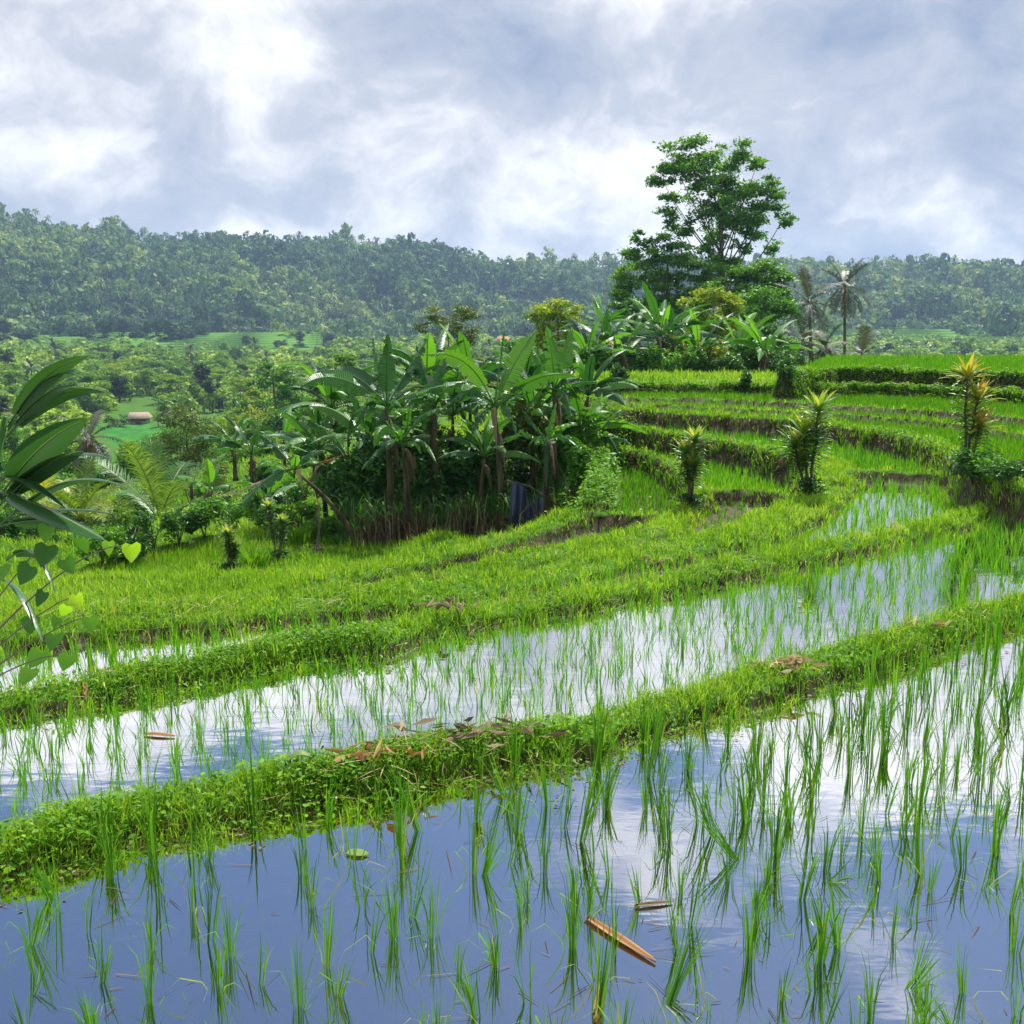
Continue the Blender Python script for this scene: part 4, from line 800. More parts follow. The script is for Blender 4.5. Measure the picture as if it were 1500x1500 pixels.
# ---- blue tarp hung on a stick among the stems
c0 = at(748, 706, D0 - .25); c1 = at(803, 722, D0 - .1); bz0 = at(752, 778, D0 - .35); U = np.linspace(0, 1, 60); Vv = np.linspace(0, 1, 26); uu, vv = np.meshgrid(U, Vv, indexing='ij')
top = c0 + (c1 - c0) * uu[..., None]; hgt = (c0[2] - bz0[2]) * (1 - .28 * uu - .18 * np.sin(pi * np.clip((uu - .45) * 2, 0, 1))); top[..., 2] -= .25 * np.clip(np.sin(pi * (uu - .35) / .45), 0, 1) * (uu > .35) * (uu < .8)
fold = (np.sin(uu * 34 + 2 * vv) * .035 + np.sin(uu * 61 + 1) * .012) * (.3 + vv); X = top[..., 0] + .06 * (uu - .4) * vv; Y = top[..., 1] + fold - .08 * vv; Z = top[..., 2] - hgt * vv + .01 * np.sin(uu * 20)
nu, nv = uu.shape; i, j = np.meshgrid(np.arange(nu - 1), np.arange(nv - 1), indexing='ij'); Q = np.stack([i * nv + j, (i + 1) * nv + j, (i + 1) * nv + j + 1, i * nv + j + 1], -1).reshape(-1, 4)
tm = barkmat('tarp_cloth', (.018, .03, .07), (.04, .06, .12), 3, .5, (1, 1, 1), .15, .5)
o = MB().add(np.stack([X, Y, Z], -1), Q).obj('tarp', tm, None, smooth=True); tag(o, 'dark blue tarp hanging in folds under the banana clump', 'tarp')
so_ = o.modifiers.new('thickness', 'SOLIDIFY'); so_.thickness = .004
p_ = MB().tube(np.stack([at(742, 704, D0 - .2), at(775, 712, D0 - .2), at(822, 744, D0 - .1)]), [.018, .016, .014], 6).obj('wooden_pole', M['bark']); tag(p_, 'slanting wooden stick that carries the blue tarp', 'pole')
# ---- stumps and shrubs on the bank of the left field
for (x, y, r, h, mt, lab) in ((190, 822, .35, .5, 'bush', 'low dark bush at the far edge of the left rice field'), (225, 806, .4, .6, 'bush', 'dark bush at the foot of the young coconut palm'), (262, 800, .4, .5, 'bush', 'bush right beside the young coconut palm stem'), (300, 790, .4, .6, 'bush_bright', 'bright bush at the far edge of the left rice field'), (345, 778, .4, .7, 'bush_bright', 'bush above the corner of the left rice field'), (380, 775, .4, .6, 'bush', 'bush behind the tall grass tuft'), (440, 775, .4, .5, 'bush_bright', 'bright weedy bush behind the forked shrub'), (475, 785, .35, .4, 'bush_bright', 'weedy bush by the hanging vine'), (150, 826, .35, .5, 'bush_bright', 'bright bush left of the low dark one by the field edge')):
    b = gp(x, y); bush(b, r, h * .95, 1600, .07, mt, lab, asp=.42, stems=5, lump=6)
b = gp(336, 838); cordyline(b, .58, [(0, 0, .85), (.06, .02, .6)], 'short brown shaggy shrub at the corner of the left rice field', L=.17, name='small_shrub', fill=5)
b = gp(408, 822); cordyline(b, .78, [(-.10, 0, .95), (.08, .02, .7)], 'forked dark shrub on the grassy slope beside the left field', L=.17, name='small_shrub', fill=5)
for (x, y, h, n, lab) in ((372, 835, .40, 160, 'tall blue green grass tuft between the two small shrubs'), (440, 795, .35, 140, 'pale long grass tuft behind the forked shrub'), (490, 800, .25, 120, 'grass tuft at the foot of the leaning banana stem')):
    b = gp(x, y); a = RNG.uniform(0, 6.28, n); r = RNG.uniform(0, .14, n); B = np.stack([r * np.cos(a), r * np.sin(a), 0 * a - .02], -1)
    V, Q, T, rd = blades(B, h * RNG.uniform(.6, 1.2, n), .016, a, np.abs(RNG.normal(.25, .15, n)), RNG.uniform(.3, 1.0, n), np.clip(RNG.normal(.6, .2, n), 0, 1)); o = MB().add(V, Q, T, rd).obj('grass_tuft', M['weed']); o.location = tuple(b); tag(o, lab, 'grass tuft')
mb = MB(); q = at(466, 730, D0 - .5); t = np.linspace(0, 1, 8); e = gp(463, 812)
mb.tube(bez(q, (q + e) / 2 + np.array([.06, 0, 0]), e + np.array([0, 0, .02]), t), np.linspace(.012, .02, 8), 5); V, T, rd = leafcards(e + RNG.normal(0, .06, (140, 3)) * np.array([1, 1, .6]) + np.array([0, 0, .05]), .05, .5); mb.add(V, None, T, rd * .3)
tag(mb.obj('hanging_vine', M['bark']), 'thin dry vine hanging from the leaning stem to the ground', 'vine')

# ---- palms on the left slope
b = at(236, 785, 25); palm('young_coconut_palm', b, .35, 13, 2.3, .62, 'palm', 'young coconut palm with long arching fronds right of the golden palm', r=.14, el0=1.4, el1=.15, hang=.5, w=.03, n=44)
b = at(118, 775, 23); palm('young_coconut_palm', b, .25, 11, 1.35, .42, 'palm_yellow', 'golden yellow young palm behind the big foreground leaves', r=.1, el0=1.4, el1=.2, hang=.4, w=.03, n=36)
b = at(72, 770, 24); palm('young_coconut_palm', b, .2, 9, 1.2, .4, 'palm_yellow', 'pale yellow palm at the far left edge of the slope', r=.1, el0=1.3, el1=.1, hang=.4, w=.03, n=30)
b = at(138, 735, 44); palm('dark_palm', b, 2.7, 12, 1.5, .5, 'palm_dark', 'small dark palm standing before the bright valley field', r=.12, el0=1.2, el1=-.9, hang=.9, w=.05, n=26, dead=3)
b = at(560, 770, 18)
# ---- coconut palms on the right
for (bx, cy, d, fl, nf, lx, lab) in ((1236, 424, 56, 1.9, 17, -.25, 'tall coconut palm standing clear against the far hills'), (1188, 446, 50, 1.9, 13, -.3, 'dark drooping coconut palm beside the dense round tree'), (1258, 520, 46, 1.3, 12, .05, 'short stout palm at the foot of the tall coconut palm'), (1170, 500, 47, 1.5, 10, .1, 'low dark palm under the drooping coconut palm'), (1206, 510, 48, 1.2, 9, .0, 'bushy low palm between the two coconut palms')):
    b = at(bx, 556, d); hh = (556 - cy) * d / F; palm('coconut_palm', b, hh, nf, fl, .5, 'palm_dark', lab, lean=(lx, 0), r=.085 if hh > 1.8 else .16, el0=1.3, el1=-.75, hang=.7, w=.035, n=30, dead=2)

# ---- trees on the right
d = 60; b = at(1050, 572, d)
tall = [(1030, 222, 28), (985, 235, 24), (1075, 222, 24), (1108, 240, 14), (967, 262, 20), (1010, 262, 34), (1055, 258, 32), (1095, 275, 28), (1132, 272, 20), (985, 290, 16), (1035, 295, 30), (1080, 305, 32), (1128, 300, 22), (1148, 322, 14), (1060, 335, 26), (1110, 332, 26), (975, 318, 18), (1000, 330, 18), (1085, 362, 16), (1135, 362, 14), (1035, 366, 16), (1062, 385, 20)]
tree('big_tree', b, 14, clumps_px(tall, b, d, .9), 'tree', 'tallest tree with an airy layered crown against the sky', .24, .22, 16, group=None, sub=9)
d = 57; b = at(975, 572, d)
left = [(937, 350, 14), (962, 362, 22), (925, 372, 16), (990, 370, 22), (950, 398, 30), (912, 405, 20), (905, 432, 20), (925, 452, 26), (960, 460, 30), (1000, 465, 30), (1000, 400, 30), (1035, 402, 24), (918, 430, 20), (970, 435, 30), (1015, 440, 28)]
tree('broadleaf_tree', b, 9, clumps_px(left, b, d), 'tree', 'leafy tree left of and below the tallest tree', .2, .22, 18, sub=9)
d = 55; b = at(1105, 572, d)
tree('broadleaf_tree', b, 8, clumps_px([(1112, 395, 26), (1140, 410, 20), (1150, 438, 20), (1085, 412, 24), (1062, 425, 22), (1125, 430, 26), (1095, 440, 28)], b, d), 'tree', 'round dense tree right below the tallest tree', .18, .22, 22, sub=9)
d = 44; b = at(1120, 570, d)
tree('broadleaf_tree', b, 4, clumps_px([(1105, 450, 34), (1140, 462, 28), (1085, 480, 30), (1120, 492, 34), (1150, 500, 18), (1135, 520, 22), (1090, 520, 24)], b, d), 'bush_bright', 'low bright dense tree behind the rightmost banana plants', .15, .16, 24, sub=9)
d = 41; b = at(1042, 570, d)
tree('golden_tree', b, 3.4, clumps_px([(1040, 434, 24), (1022, 448, 24), (1060, 450, 24), (1036, 472, 30), (1064, 482, 26), (1016, 485, 24), (1040, 505, 26)], b, d), 'tree_yellow', 'small tree with a golden yellow crown among the banana plants', .1, .13, 22, sub=9)
d = 38; b = at(818, 572, d)
tree('golden_tree', b, 3.1, clumps_px([(815, 452, 22), (800, 465, 24), (834, 468, 24), (812, 492, 28), (840, 505, 20), (795, 505, 18), (820, 525, 26), (850, 540, 22)], b, d), 'tree_yellow', 'yellowish tree behind the lime banana plant at the clump', .1, .12, 20, sub=9)
d = 47; b = at(935, 572, d)
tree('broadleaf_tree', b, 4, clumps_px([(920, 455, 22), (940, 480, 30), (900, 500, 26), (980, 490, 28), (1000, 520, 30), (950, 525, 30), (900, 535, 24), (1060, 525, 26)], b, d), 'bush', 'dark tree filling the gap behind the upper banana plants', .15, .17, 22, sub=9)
# ---- trees behind and left of the clump
d = 40; b = at(660, 640, d)
tree('thin_tree', b, 5, clumps_px([(640, 462, 18), (680, 462, 22), (655, 485, 24), (620, 480, 12), (695, 495, 18), (640, 510, 20), (675, 520, 22), (700, 530, 20), (620, 520, 16)], b, d), 'tree_brown', 'sparse brownish tree rising behind the banana clump', .1, .10, 9, sub=9, bark='bark_pale')
d = 31; b = at(282, 768, d)
tree('thin_tree', b, 3.4, clumps_px([(262, 612, 26), (290, 628, 26), (250, 648, 24), (300, 660, 28), (270, 672, 30), (310, 690, 20), (262, 700, 20)], b, d), 'tree_brown', 'thin twiggy tree standing right behind the young coconut palm', .07, .085, 7, sub=10)
d = 95; b = at(405, 640, d)
tree('broadleaf_tree', b, 7, clumps_px([(400, 545, 22), (420, 560, 20), (380, 560, 18), (410, 585, 26), (440, 590, 18), (370, 590, 18)], b, d), 'tree', 'mid green tree between the hut and the banana clump', .2, .4, 16, sub=8)
d = 70; b = at(488, 660, d)
tree('broadleaf_tree', b, 6, clumps_px([(488, 545, 18), (505, 530, 16), (470, 560, 20), (500, 575, 24), (470, 600, 24), (520, 600, 24)], b, d), 'valley', 'pale tree behind the left leaves of the banana clump', .15, .3, 16, sub=8)
d = 62; b = at(770, 620, d)
tree('broadleaf_tree', b, 5, clumps_px([(740, 510, 16), (770, 520, 22), (720, 540, 22), (755, 555, 24), (790, 550, 20), (580, 520, 20), (600, 545, 24), (560, 560, 20)], b, d), 'bush_bright', 'bright green tree seen through the leaves of the clump', .15, .24, 16, sub=8)

# ---- bushes filling the left slope
sl_ = [(60, 800, 19), (100, 812, 18), (150, 800, 21), (185, 790, 22), (40, 770, 26), (160, 765, 27), (200, 745, 30), (280, 775, 22), (320, 755, 26), (350, 765, 22), (90, 740, 32), (30, 720, 36), (170, 720, 40), (240, 720, 42), (310, 720, 34), (350, 700, 42), (390, 715, 30), (430, 730, 26), (465, 720, 26), (400, 680, 45), (450, 690, 36), (470, 655, 42), (210, 700, 52), (120, 700, 55), (60, 690, 60), (340, 665, 62), (300, 690, 60), (270, 665, 80), (440, 640, 70), (380, 640, 80), (20, 660, 85), (90, 665, 90), (500, 640, 60), (540, 640, 50), (690, 640, 45), (760, 630, 40), (600, 640, 50), (640, 620, 60), (490, 690, 30), (520, 700, 25), (10, 800, 18), (-40, 790, 20), (-60, 740, 30)]
pro = {}
kinds = [('bush', 'dark green bush growing on the slope below the terraces'), ('bush_bright', 'bright green bush growing on the slope below the terraces'), ('palm_yellow', 'yellow green bush growing on the slope below the terraces'), ('valley', 'mid green bush growing on the slope below the terraces')]
for i, (x, y, d) in enumerate(sl_):
    kd = [0, 1, 1, 3, 0, 2, 1, 3][i % 8]; vv = (kd, i % 2); b = at(x, y + 14, d); s = d * RNG.uniform(.022, .032)
    if vv not in pro: pro[vv] = bush(b, 1.0, 1.1, 2600, .13, kinds[kd][0], kinds[kd][1], name='slope_bush', group='bushes on the slope below the terraces', asp=.45, lump=7, rt=.03); o = pro[vv]
    else: o = copy_tree(pro[vv])
    o.location = tuple(b); o.scale = (s, s, s * RNG.uniform(.9, 1.4)); o.rotation_euler = (0, 0, RNG.uniform(0, 6.28))

for i in range(95):
    d = math.exp(RNG.uniform(math.log(24), math.log(120))); x = RNG.uniform(-60, 900 if d > 30 else 520); kd = [0, 1, 1, 3, 0, 2, 1, 3][i % 8]; q = on(x, d)
    o = copy_tree(pro[(kd, i % 2)]) if (kd, i % 2) in pro else copy_tree(pro[(1, 1)] if (1, 1) in pro else list(pro.values())[0]); s = d ** .8 * RNG.uniform(.03, .055)
    o.location = tuple(q); o.scale = (s, s, s * RNG.uniform(.9, 1.5)); o.rotation_euler = (0, 0, RNG.uniform(0, 6.28))
# ================================================================ the valley
def vpos(px, py, z=-15.0): x, y = P(px, py, z); return np.array([x, y, z])
VT = {}
def vproto(kind, mat, lab, shape, leaf, dens, bark='bark'):
    VT[kind] = [tree('valley_tree', (0, 0, 0), 6, shape(k), mat, lab, .18, leaf, dens, bark=bark, group='trees of the valley below the hills', sub=6, flat=.6) for k in range(2)]
rnds = lambda a, b: RNG.uniform(a, b)
vproto('feather', 'valley', 'wide pale feathery tree in the valley below the hills', lambda k: [(rnds(-2.6, 2.6), rnds(-2.6, 2.6), rnds(4.2, 5.4), rnds(1.2, 1.8), .55) for _ in range(8)], .42, 13)
vproto('round', 'valley', 'round crowned green tree in the valley below the hills', lambda k: [(rnds(-1.4, 1.4), rnds(-1.4, 1.4), rnds(2.4, 5.4), rnds(1.0, 1.5), 1.1) for _ in range(8)], .42, 13)
vproto('gold', 'tree_yellow', 'yellow green tree in the valley below the hills', lambda k: [(rnds(-1.6, 1.6), rnds(-1.6, 1.6), rnds(2.4, 4.8), rnds(1.0, 1.5), .9) for _ in range(7)], .42, 13)
vproto('dark', 'valley_dark', 'dark green dense tree in the valley below the hills', lambda k: [(rnds(-1.5, 1.5), rnds(-1.5, 1.5), rnds(1.8, 6.4), rnds(1.0, 1.6), 1.2) for _ in range(11)], .42, 14)
vproto('shrub', 'bush_bright', 'low bright thicket tree in the valley below the hills', lambda k: [(rnds(-2.2, 2.2), rnds(-2.2, 2.2), rnds(1.2, 3.2), rnds(1.1, 1.7), .9) for _ in range(8)], .42, 13)
VT['palm'] = [palm('valley_palm', (0, 0, 0), 6.5, 11, 2.6, .8, 'palm_dark', 'slim palm rising from the valley woodland', r=.14, group='palms of the valley woodland', w=.16, n=14, el1=-.7, hang=.6)]
used = set()
def vt(kind, pos, s=1.0, label=None):
    v = VT[kind]; k = RNG.randint(len(v)); o = v[k]
    if (kind, k) in used: o = copy_tree(v[k])
    used.add((kind, k)); o.location = tuple(pos); o.rotation_euler = (0, 0, RNG.uniform(0, 6.28)); o.scale = (s, s, s * RNG.uniform(.85, 1.15))
    if label:
        o['label'] = label
        if 'group' in o: del o['group']
    return o
cnt = 0
kk = ['feather', 'round', 'shrub', 'feather', 'gold', 'round', 'dark', 'palm', 'shrub', 'round']
def ok(x, y):
    if 128 < x < 335 and 612 < y < 705: return False
    if 175 < x < 240 and 590 < y < 625: return False
    return True
for yb, step, s0 in ((522, 30, .75), (527, 26, .8), (533, 27, .85), (540, 30, .9), (548, 32, .9), (557, 34, .95), (567, 38, .95), (579, 42, 1.0), (592, 46, 1.0), (606, 50, .95), (622, 58, .9), (640, 66, .85), (662, 78, .8)):
    x = -60 + RNG.uniform(0, step)
    while x < 780:
        y = yb + RNG.uniform(-3, 3)
        if ok(x, y) and not (290 < x < 460 and y < 531 and RNG.rand() < .75): vt(kk[RNG.randint(10)], vpos(x, y), s0 * RNG.uniform(.7, 1.15)); cnt += 1
        x += step * RNG.uniform(.7, 1.3)
for yb, step in ((512, 30), (520, 26), (528, 26), (537, 30)):
    x = 1140 + RNG.uniform(0, step)
    while x < 1560:
        vt(['feather', 'round', 'dark', 'round', 'shrub', 'palm'][RNG.randint(6)], vpos(x, yb + RNG.uniform(-3, 3)), RNG.uniform(.7, 1.1)); cnt += 1; x += step * RNG.uniform(.7, 1.3)
print('valley trees', cnt)
vt('dark', vpos(1352, 548), .8, 'solitary dark green bush tree beyond the top terrace on the right')
for k in range(22):
    x = -40 + k * 16 + RNG.uniform(-5, 5); vt('dark', vpos(x, 516 + RNG.uniform(-2.0, 1.5)), RNG.uniform(1.5, 2.3), 'tall dark tree in the dark wood at the foot of the left hill')['group'] = 'trees of the dark wood at the foot of the left hill'
for x_, y_ in ((452, 512), (468, 509), (476, 514), (300, 520), (330, 523), (362, 521), (410, 522), (440, 520)): vt(['round', 'feather', 'dark'][int(x_) % 3], vpos(x_, y_), 1.3)
vt('dark', vpos(485, 516), 1.5, 'lone dark clump of trees at the foot of the hill right of the far terraces'); vt('feather', vpos(427, 514), 1.9, 'pale spreading tree on the far stepped fields'); vt('dark', vpos(385, 512), 1.2, 'small dark tree at the head of the far stepped fields')

# ---- hut, far houses
def house(name, pos, w, dpt, h, rh, wallm, roofm, label, rz=0.0, ov=.35):
    root = empty(name, pos, rz); tag(root, label, 'house'); mb = MB()
    def box(mb, x0, x1, y0, y1, z0, z1):
        V = [(x, y, z) for x in (x0, x1) for y in (y0, y1) for z in (z0, z1)]; mb.add(V, [(0, 1, 3, 2), (4, 6, 7, 5), (0, 4, 5, 1), (2, 3, 7, 6), (0, 2, 6, 4), (1, 5, 7, 3)])
    box(mb, -w / 2, w / 2, -dpt / 2, dpt / 2, -.3, h); mb.obj('wall', wallm, root)
    x, y = w / 2 + ov, dpt / 2 + ov; hr = w / 2 + ov * .3; t_ = .14; zb = h - .05
    V = [(-x, -y, zb), (x, -y, zb), (x, y, zb), (-x, y, zb), (-hr, 0, zb + rh), (hr, 0, zb + rh)]; V += [(a, b_, c - t_) for a, b_, c in V]
    MB().add(V, [(0, 1, 5, 4), (2, 3, 4, 5), (7, 6, 10, 11), (9, 8, 11, 10), (1, 0, 6, 7), (3, 2, 8, 9), (0, 3, 9, 6), (2, 1, 7, 8)], [(1, 2, 5), (3, 0, 4), (8, 7, 11), (6, 9, 10)]).obj('roof', roofm, root)
    m2 = MB(); box(m2, -.45, .45, -dpt / 2 - .05, -dpt / 2 + .02, 0, h * .82); m2.obj('door', M['bark'], root)
    for sx_ in (-1, 1):
        m3 = MB(); box(m3, sx_ * w * .3 - .4, sx_ * w * .3 + .4, -dpt / 2 - .04, -dpt / 2 + .02, h * .4, h * .75); m3.obj('window', M['bark'], root)
    return root
thatch = barkmat('thatch', (.20, .15, .11), (.42, .34, .27), 5, .95, (1, 4, 1), .4); wallp = barkmat('plaster', (.25, .22, .18), (.4, .36, .3), 1, .9, (1, 1, 1), .1); redr = barkmat('red_tile', (.40, .12, .07), (.55, .22, .14), 2, .8); bluew = barkmat('blue_plaster', (.25, .33, .45), (.35, .43, .55), 1, .9); whi = barkmat('white_sheet', (.6, .6, .6), (.75, .75, .75), 1, .6)
hp = vpos(205, 620)
for x_ in (176, 188, 232, 246, 160): vt(['dark', 'round', 'shrub'][x_ % 3], vpos(x_, 626 if x_ != 188 else 619), .42)
house('hut', hp, 2.7, 1.9, .95, .85, wallp, thatch, 'small hut with a tan thatched roof beside the bright valley field', .12)
hp = vpos(738, 515); house('house', (hp[0], hp[1] - 30, -15 + 1.6), 5, 4, 4.2, 1.6, bluew, redr, 'distant red roofed house seen above the banana clump', .2)
hp = vpos(380, 514); house('shed', (hp[0], hp[1], -13.2), 3.2, 2.5, 1.5, .5, whi, whi, 'tiny white shed on the far stepped fields', .0)
# ---- far stepped fields
def far_steps(name, x0, x1, y0, y1, n, za, zb, lab):
    """broad earth steps climbing the foot of the hill"""
    mb = MB(); d0 = P((x0 + x1) / 2, y1, za)[1]; d1 = d0 + 115; xs = np.linspace(x0, x1, 60)
    for k in range(n):
        za_, zn_ = za + (zb - za) * k / n, za + (zb - za) * (k + 1) / n; rows = []
        for dd, zz in ((d0 + (d1 - d0) * k / n, za_ - .6), (d0 + (d1 - d0) * k / n + .4, zn_ + .35), (d0 + (d1 - d0) * k / n + 1.2, zn_), (d0 + (d1 - d0) * (k + 1) / n + .6, zn_)):
            X = (xs - 750) / F * dd; Y = dd + 9 * np.sin(xs / 38. + k * .25) + 4 * np.sin(xs / 17.); rows.append(np.stack([X, Y, np.full(60, zz)], -1))
        Vv = np.stack(rows, 1).reshape(-1, 3); i, j = np.meshgrid(np.arange(59), np.arange(3), indexing='ij'); Q = np.stack([i * 4 + j, (i + 1) * 4 + j, (i + 1) * 4 + j + 1, i * 4 + j + 1], -1).reshape(-1, 4)
        mb.add(Vv, Q, None, np.tile([.35, .5, 1, .8], 60))
    o = mb.obj(name, fm); tag(o, lab, 'terraced fields', kind='structure')
fm = leafmat('far_field', [(0, (.03, .08, .02)), (.4, (.10, .24, .03)), (1, (.22, .42, .06))], 0, .9, .05)
far_steps('far_terraces', 40, 470, 486, 527, 11, -15, -7.0, 'pale stepped fields at the foot of the hill')
far_steps('far_terraces', 1180, 1560, 483, 515, 8, -14.5, -6.5, 'pale stepped fields below the hill on the right')

# ================================================================ forest on the hills
def crown_proto(k, nq):
    rs = np.random.RandomState(100 + k); n = nq
    if k == 5:   # palm heads
        n = 26; a = rs.uniform(0, 6.28, n); e = rs.uniform(-.5, .9, n); D = np.stack([np.cos(a) * np.cos(e), np.sin(a) * np.cos(e), np.sin(e)], -1); S = unit(np.cross(D, [0, 0, 1.])) * .12
        m = D * .55 + np.array([0, 0, 1.9]); V = np.stack([np.array([0, 0, 1.9]) + 0 * D - S * .4, m - S, m + D * .45 - np.array([0, 0, .35]), m + S], 1)
        tq = np.array([[(-.035, 0, -.2), (.035, 0, -.2), (.03, 0, 1.9), (-.03, 0, 1.9)], [(0, -.035, -.2), (0, .035, -.2), (0, .03, 1.9), (0, -.03, 1.9)]]); V = np.concatenate([V, tq])
        return V.reshape(-1, 3), np.concatenate([np.repeat(rs.uniform(.3, .7, n), 4), np.full(8, .2)])
    nl = 5; lc = rs.uniform(-.45, .45, (nl, 3)) * np.array([1, 1, .7]) + np.array([0, 0, .75]); lr_ = rs.uniform(.42, .68, nl); j = rs.randint(nl, size=n)
    v = unit(rs.normal(0, 1, (n, 3)) + np.array([0, 0, .5])); c = lc[j] + v * lr_[j][:, None]; N = unit(v + rs.normal(0, .45, (n, 3))); A = unit(np.cross(N, rs.normal(0, 1, (n, 3)))); B = np.cross(N, A); s = rs.uniform(.13, .24, n)[:, None]
    V = np.stack([c - A * s, c + B * s * .8, c + A * s, c - B * s * .8], 1).reshape(-1, 3)
    return V, np.repeat(np.clip(rs.normal(.5, .14, n) + rs.normal(0, .1, nl)[j], 0, 1), 4)
FV, FT, FR = [], [], []; base = 0
px = []; sp = 5.6
a = np.radians(np.linspace(-33, 33, 175)); pts = []
for dd in np.exp(np.linspace(math.log(556), math.log(905), 72)):
    aa = a + RNG.normal(0, .0028, a.size); rr_ = dd + RNG.normal(0, 2.6, a.size); pts.append(np.stack([rr_ * np.sin(aa), rr_ * np.cos(aa)], -1))
pts = np.concatenate(pts); Zp = hill_z(pts[:, 0], pts[:, 1]); keep = RNG.rand(len(pts)) < .93; ppx = 750 + F * pts[:, 0] / pts[:, 1]; rr_ = np.hypot(pts[:, 0], pts[:, 1])
keep &= ~(((ppx > 40) & (ppx < 470) | (ppx > 1180)) & (rr_ < 600) & (RNG.rand(len(pts)) < .93))
pts, Zp = pts[keep], Zp[keep]
protos = [crown_proto(k, 80) for k in range(6)]; big = vn(pts[:, 0], pts[:, 1], 26, 21); tone = fbm(pts[:, 0], pts[:, 1], 70, 3, 22)
for k in range(6):
    m = RNG.permutation(len(pts)); sel = (np.arange(len(pts)) * 7 + (vn(pts[:, 0], pts[:, 1], 9, 30) * 4).astype(int)) % 6 == k
    V0, r0 = protos[k]; q = pts[sel]; zz = Zp[sel]; n = len(q); s = RNG.lognormal(0, .25, n) * (4.3 + 2.2 * big[sel]); sz = s * RNG.uniform(.9, 1.5, n); th = RNG.uniform(0, 6.28, n)
    if k == 5: s = RNG.uniform(3.0, 4.2, n); sz = s * RNG.uniform(1.2, 1.6, n)
    x = V0[None, :, 0] * np.cos(th)[:, None] - V0[None, :, 1] * np.sin(th)[:, None]; y = V0[None, :, 0] * np.sin(th)[:, None] + V0[None, :, 1] * np.cos(th)[:, None]
    Vv = np.stack([q[:, None, 0] + x * s[:, None], q[:, None, 1] + y * s[:, None], zz[:, None] + V0[None, :, 2] * sz[:, None]], -1).reshape(-1, 3)
    nq = len(V0) // 4 * n; i = np.arange(nq)[:, None] * 4 + base; FV.append(Vv); FT.append(i + np.arange(4)); FR.append(np.clip((r0[None, :] + (RNG.normal(0, .13, n) + .25 * tone[sel])[:, None]), 0, 1).ravel()); base += len(Vv)
o = link('forest', mesh('forest', np.concatenate(FV), [np.concatenate(FT)], M['forest'], {'rnd': np.concatenate(FR)})); tag(o, 'dense bluish green forest covering the distant hills', 'forest', kind='stuff')
print('forest quads', base // 4)
# closed canopy on the valley floor between the single trees
FV, FT, FR = [], [], []; base = 0; n = 5200
x = RNG.uniform(-80, 1600, n); dd = np.exp(RNG.uniform(math.log(125), math.log(560), n)); kx = (x < 820) | ((x > 1110) & (dd > 200)); yy = 460 + F * 16.9 / dd; kx &= ~((x > 128) & (x < 335) & (yy > 605) & (yy < 705)); kx &= ~((x > 175) & (x < 240) & (yy > 585) & (yy < 640)); kx &= ~((x > 240) & (x < 480) & (yy < 530)); kx &= ~((x > 1200) & (yy < 506))
x, dd = x[kx], dd[kx]; X = (x - 750) / F * dd; n = len(x); tone = vn(X, dd, 30, 40) * .25
protos = [crown_proto(k, 150) for k in range(5)]
for k in range(5):
    sel = np.arange(n) % 5 == k; V0, r0 = protos[k]; m = sel.sum(); s = RNG.uniform(1.6, 3.0, m) * np.clip(dd[sel] / 260, .75, 1.5); th = RNG.uniform(0, 6.28, m); xx = X[sel]; yv = dd[sel]
    a_ = V0[None, :, 0] * np.cos(th)[:, None] - V0[None, :, 1] * np.sin(th)[:, None]; b_ = V0[None, :, 0] * np.sin(th)[:, None] + V0[None, :, 1] * np.cos(th)[:, None]
    Vv = np.stack([xx[:, None] + a_ * s[:, None], yv[:, None] + b_ * s[:, None], -15.2 + V0[None, :, 2] * s[:, None] * 1.1], -1).reshape(-1, 3); nq = len(V0) // 4 * m; i = np.arange(nq)[:, None] * 4 + base
    FV.append(Vv); FT.append(i + np.arange(4)); FR.append(np.clip(r0[None, :] + (RNG.normal(0, .2, m) + tone[sel])[:, None], 0, 1).ravel()); base += len(Vv)
o = link('woodland', mesh('woodland', np.concatenate(FV), [np.concatenate(FT)], M['valley'], {'rnd': np.concatenate(FR)})); tag(o, 'bright green woodland canopy covering the valley floor', 'woodland', kind='stuff')

# ================================================================ things close by
# big-leaved plant reaching in from the left
b = np.array([-1.32, 2.35, hz(-1.32, 2.35)]); root = empty('big_leaved_plant', b); tag(root, 'tall plant with long glossy strap leaves at the left edge', 'plant')
t = np.linspace(0, 1, 10)
def sleaf(b0, mid, tip, w, d0=2.4, d1=2.2, mat='strap', **kw):
    p0, p1, p2 = at(*b0, d0) - b, at(*mid, (d0 + d1) / 2) - b, at(*tip, d1) - b; o = big_leaf(MB(), p0, p1, p2, w, petiole=.06, torn=0, n=18, rib=.0025, taper=.8, **kw).obj('leaf', M[mat], root, smooth=True, uv=True); return o
M['strap'] = leafmat('strap_leaf', [(0, (.012, .045, .014)), (1, (.035, .11, .025))], .2, .3, .6, stripes=2)
tipz = at(8, 610, 2.4) - b
MB().tube(bez(np.array([0, 0, -.05]), np.array([-.10, .05, tipz[2] * .5]), tipz, t), np.linspace(.014, .007, 10), 7).obj('stem', M['bush'], root, smooth=True)
sleaf((12, 625), (60, 535), (128, 522), .045, roll=.9); sleaf((12, 630), (80, 520), (122, 555), .036, roll=.3); sleaf((10, 640), (90, 550), (152, 575), .042, roll=.9, droop=.9); sleaf((10, 640), (70, 560), (110, 565), .040, roll=.2)
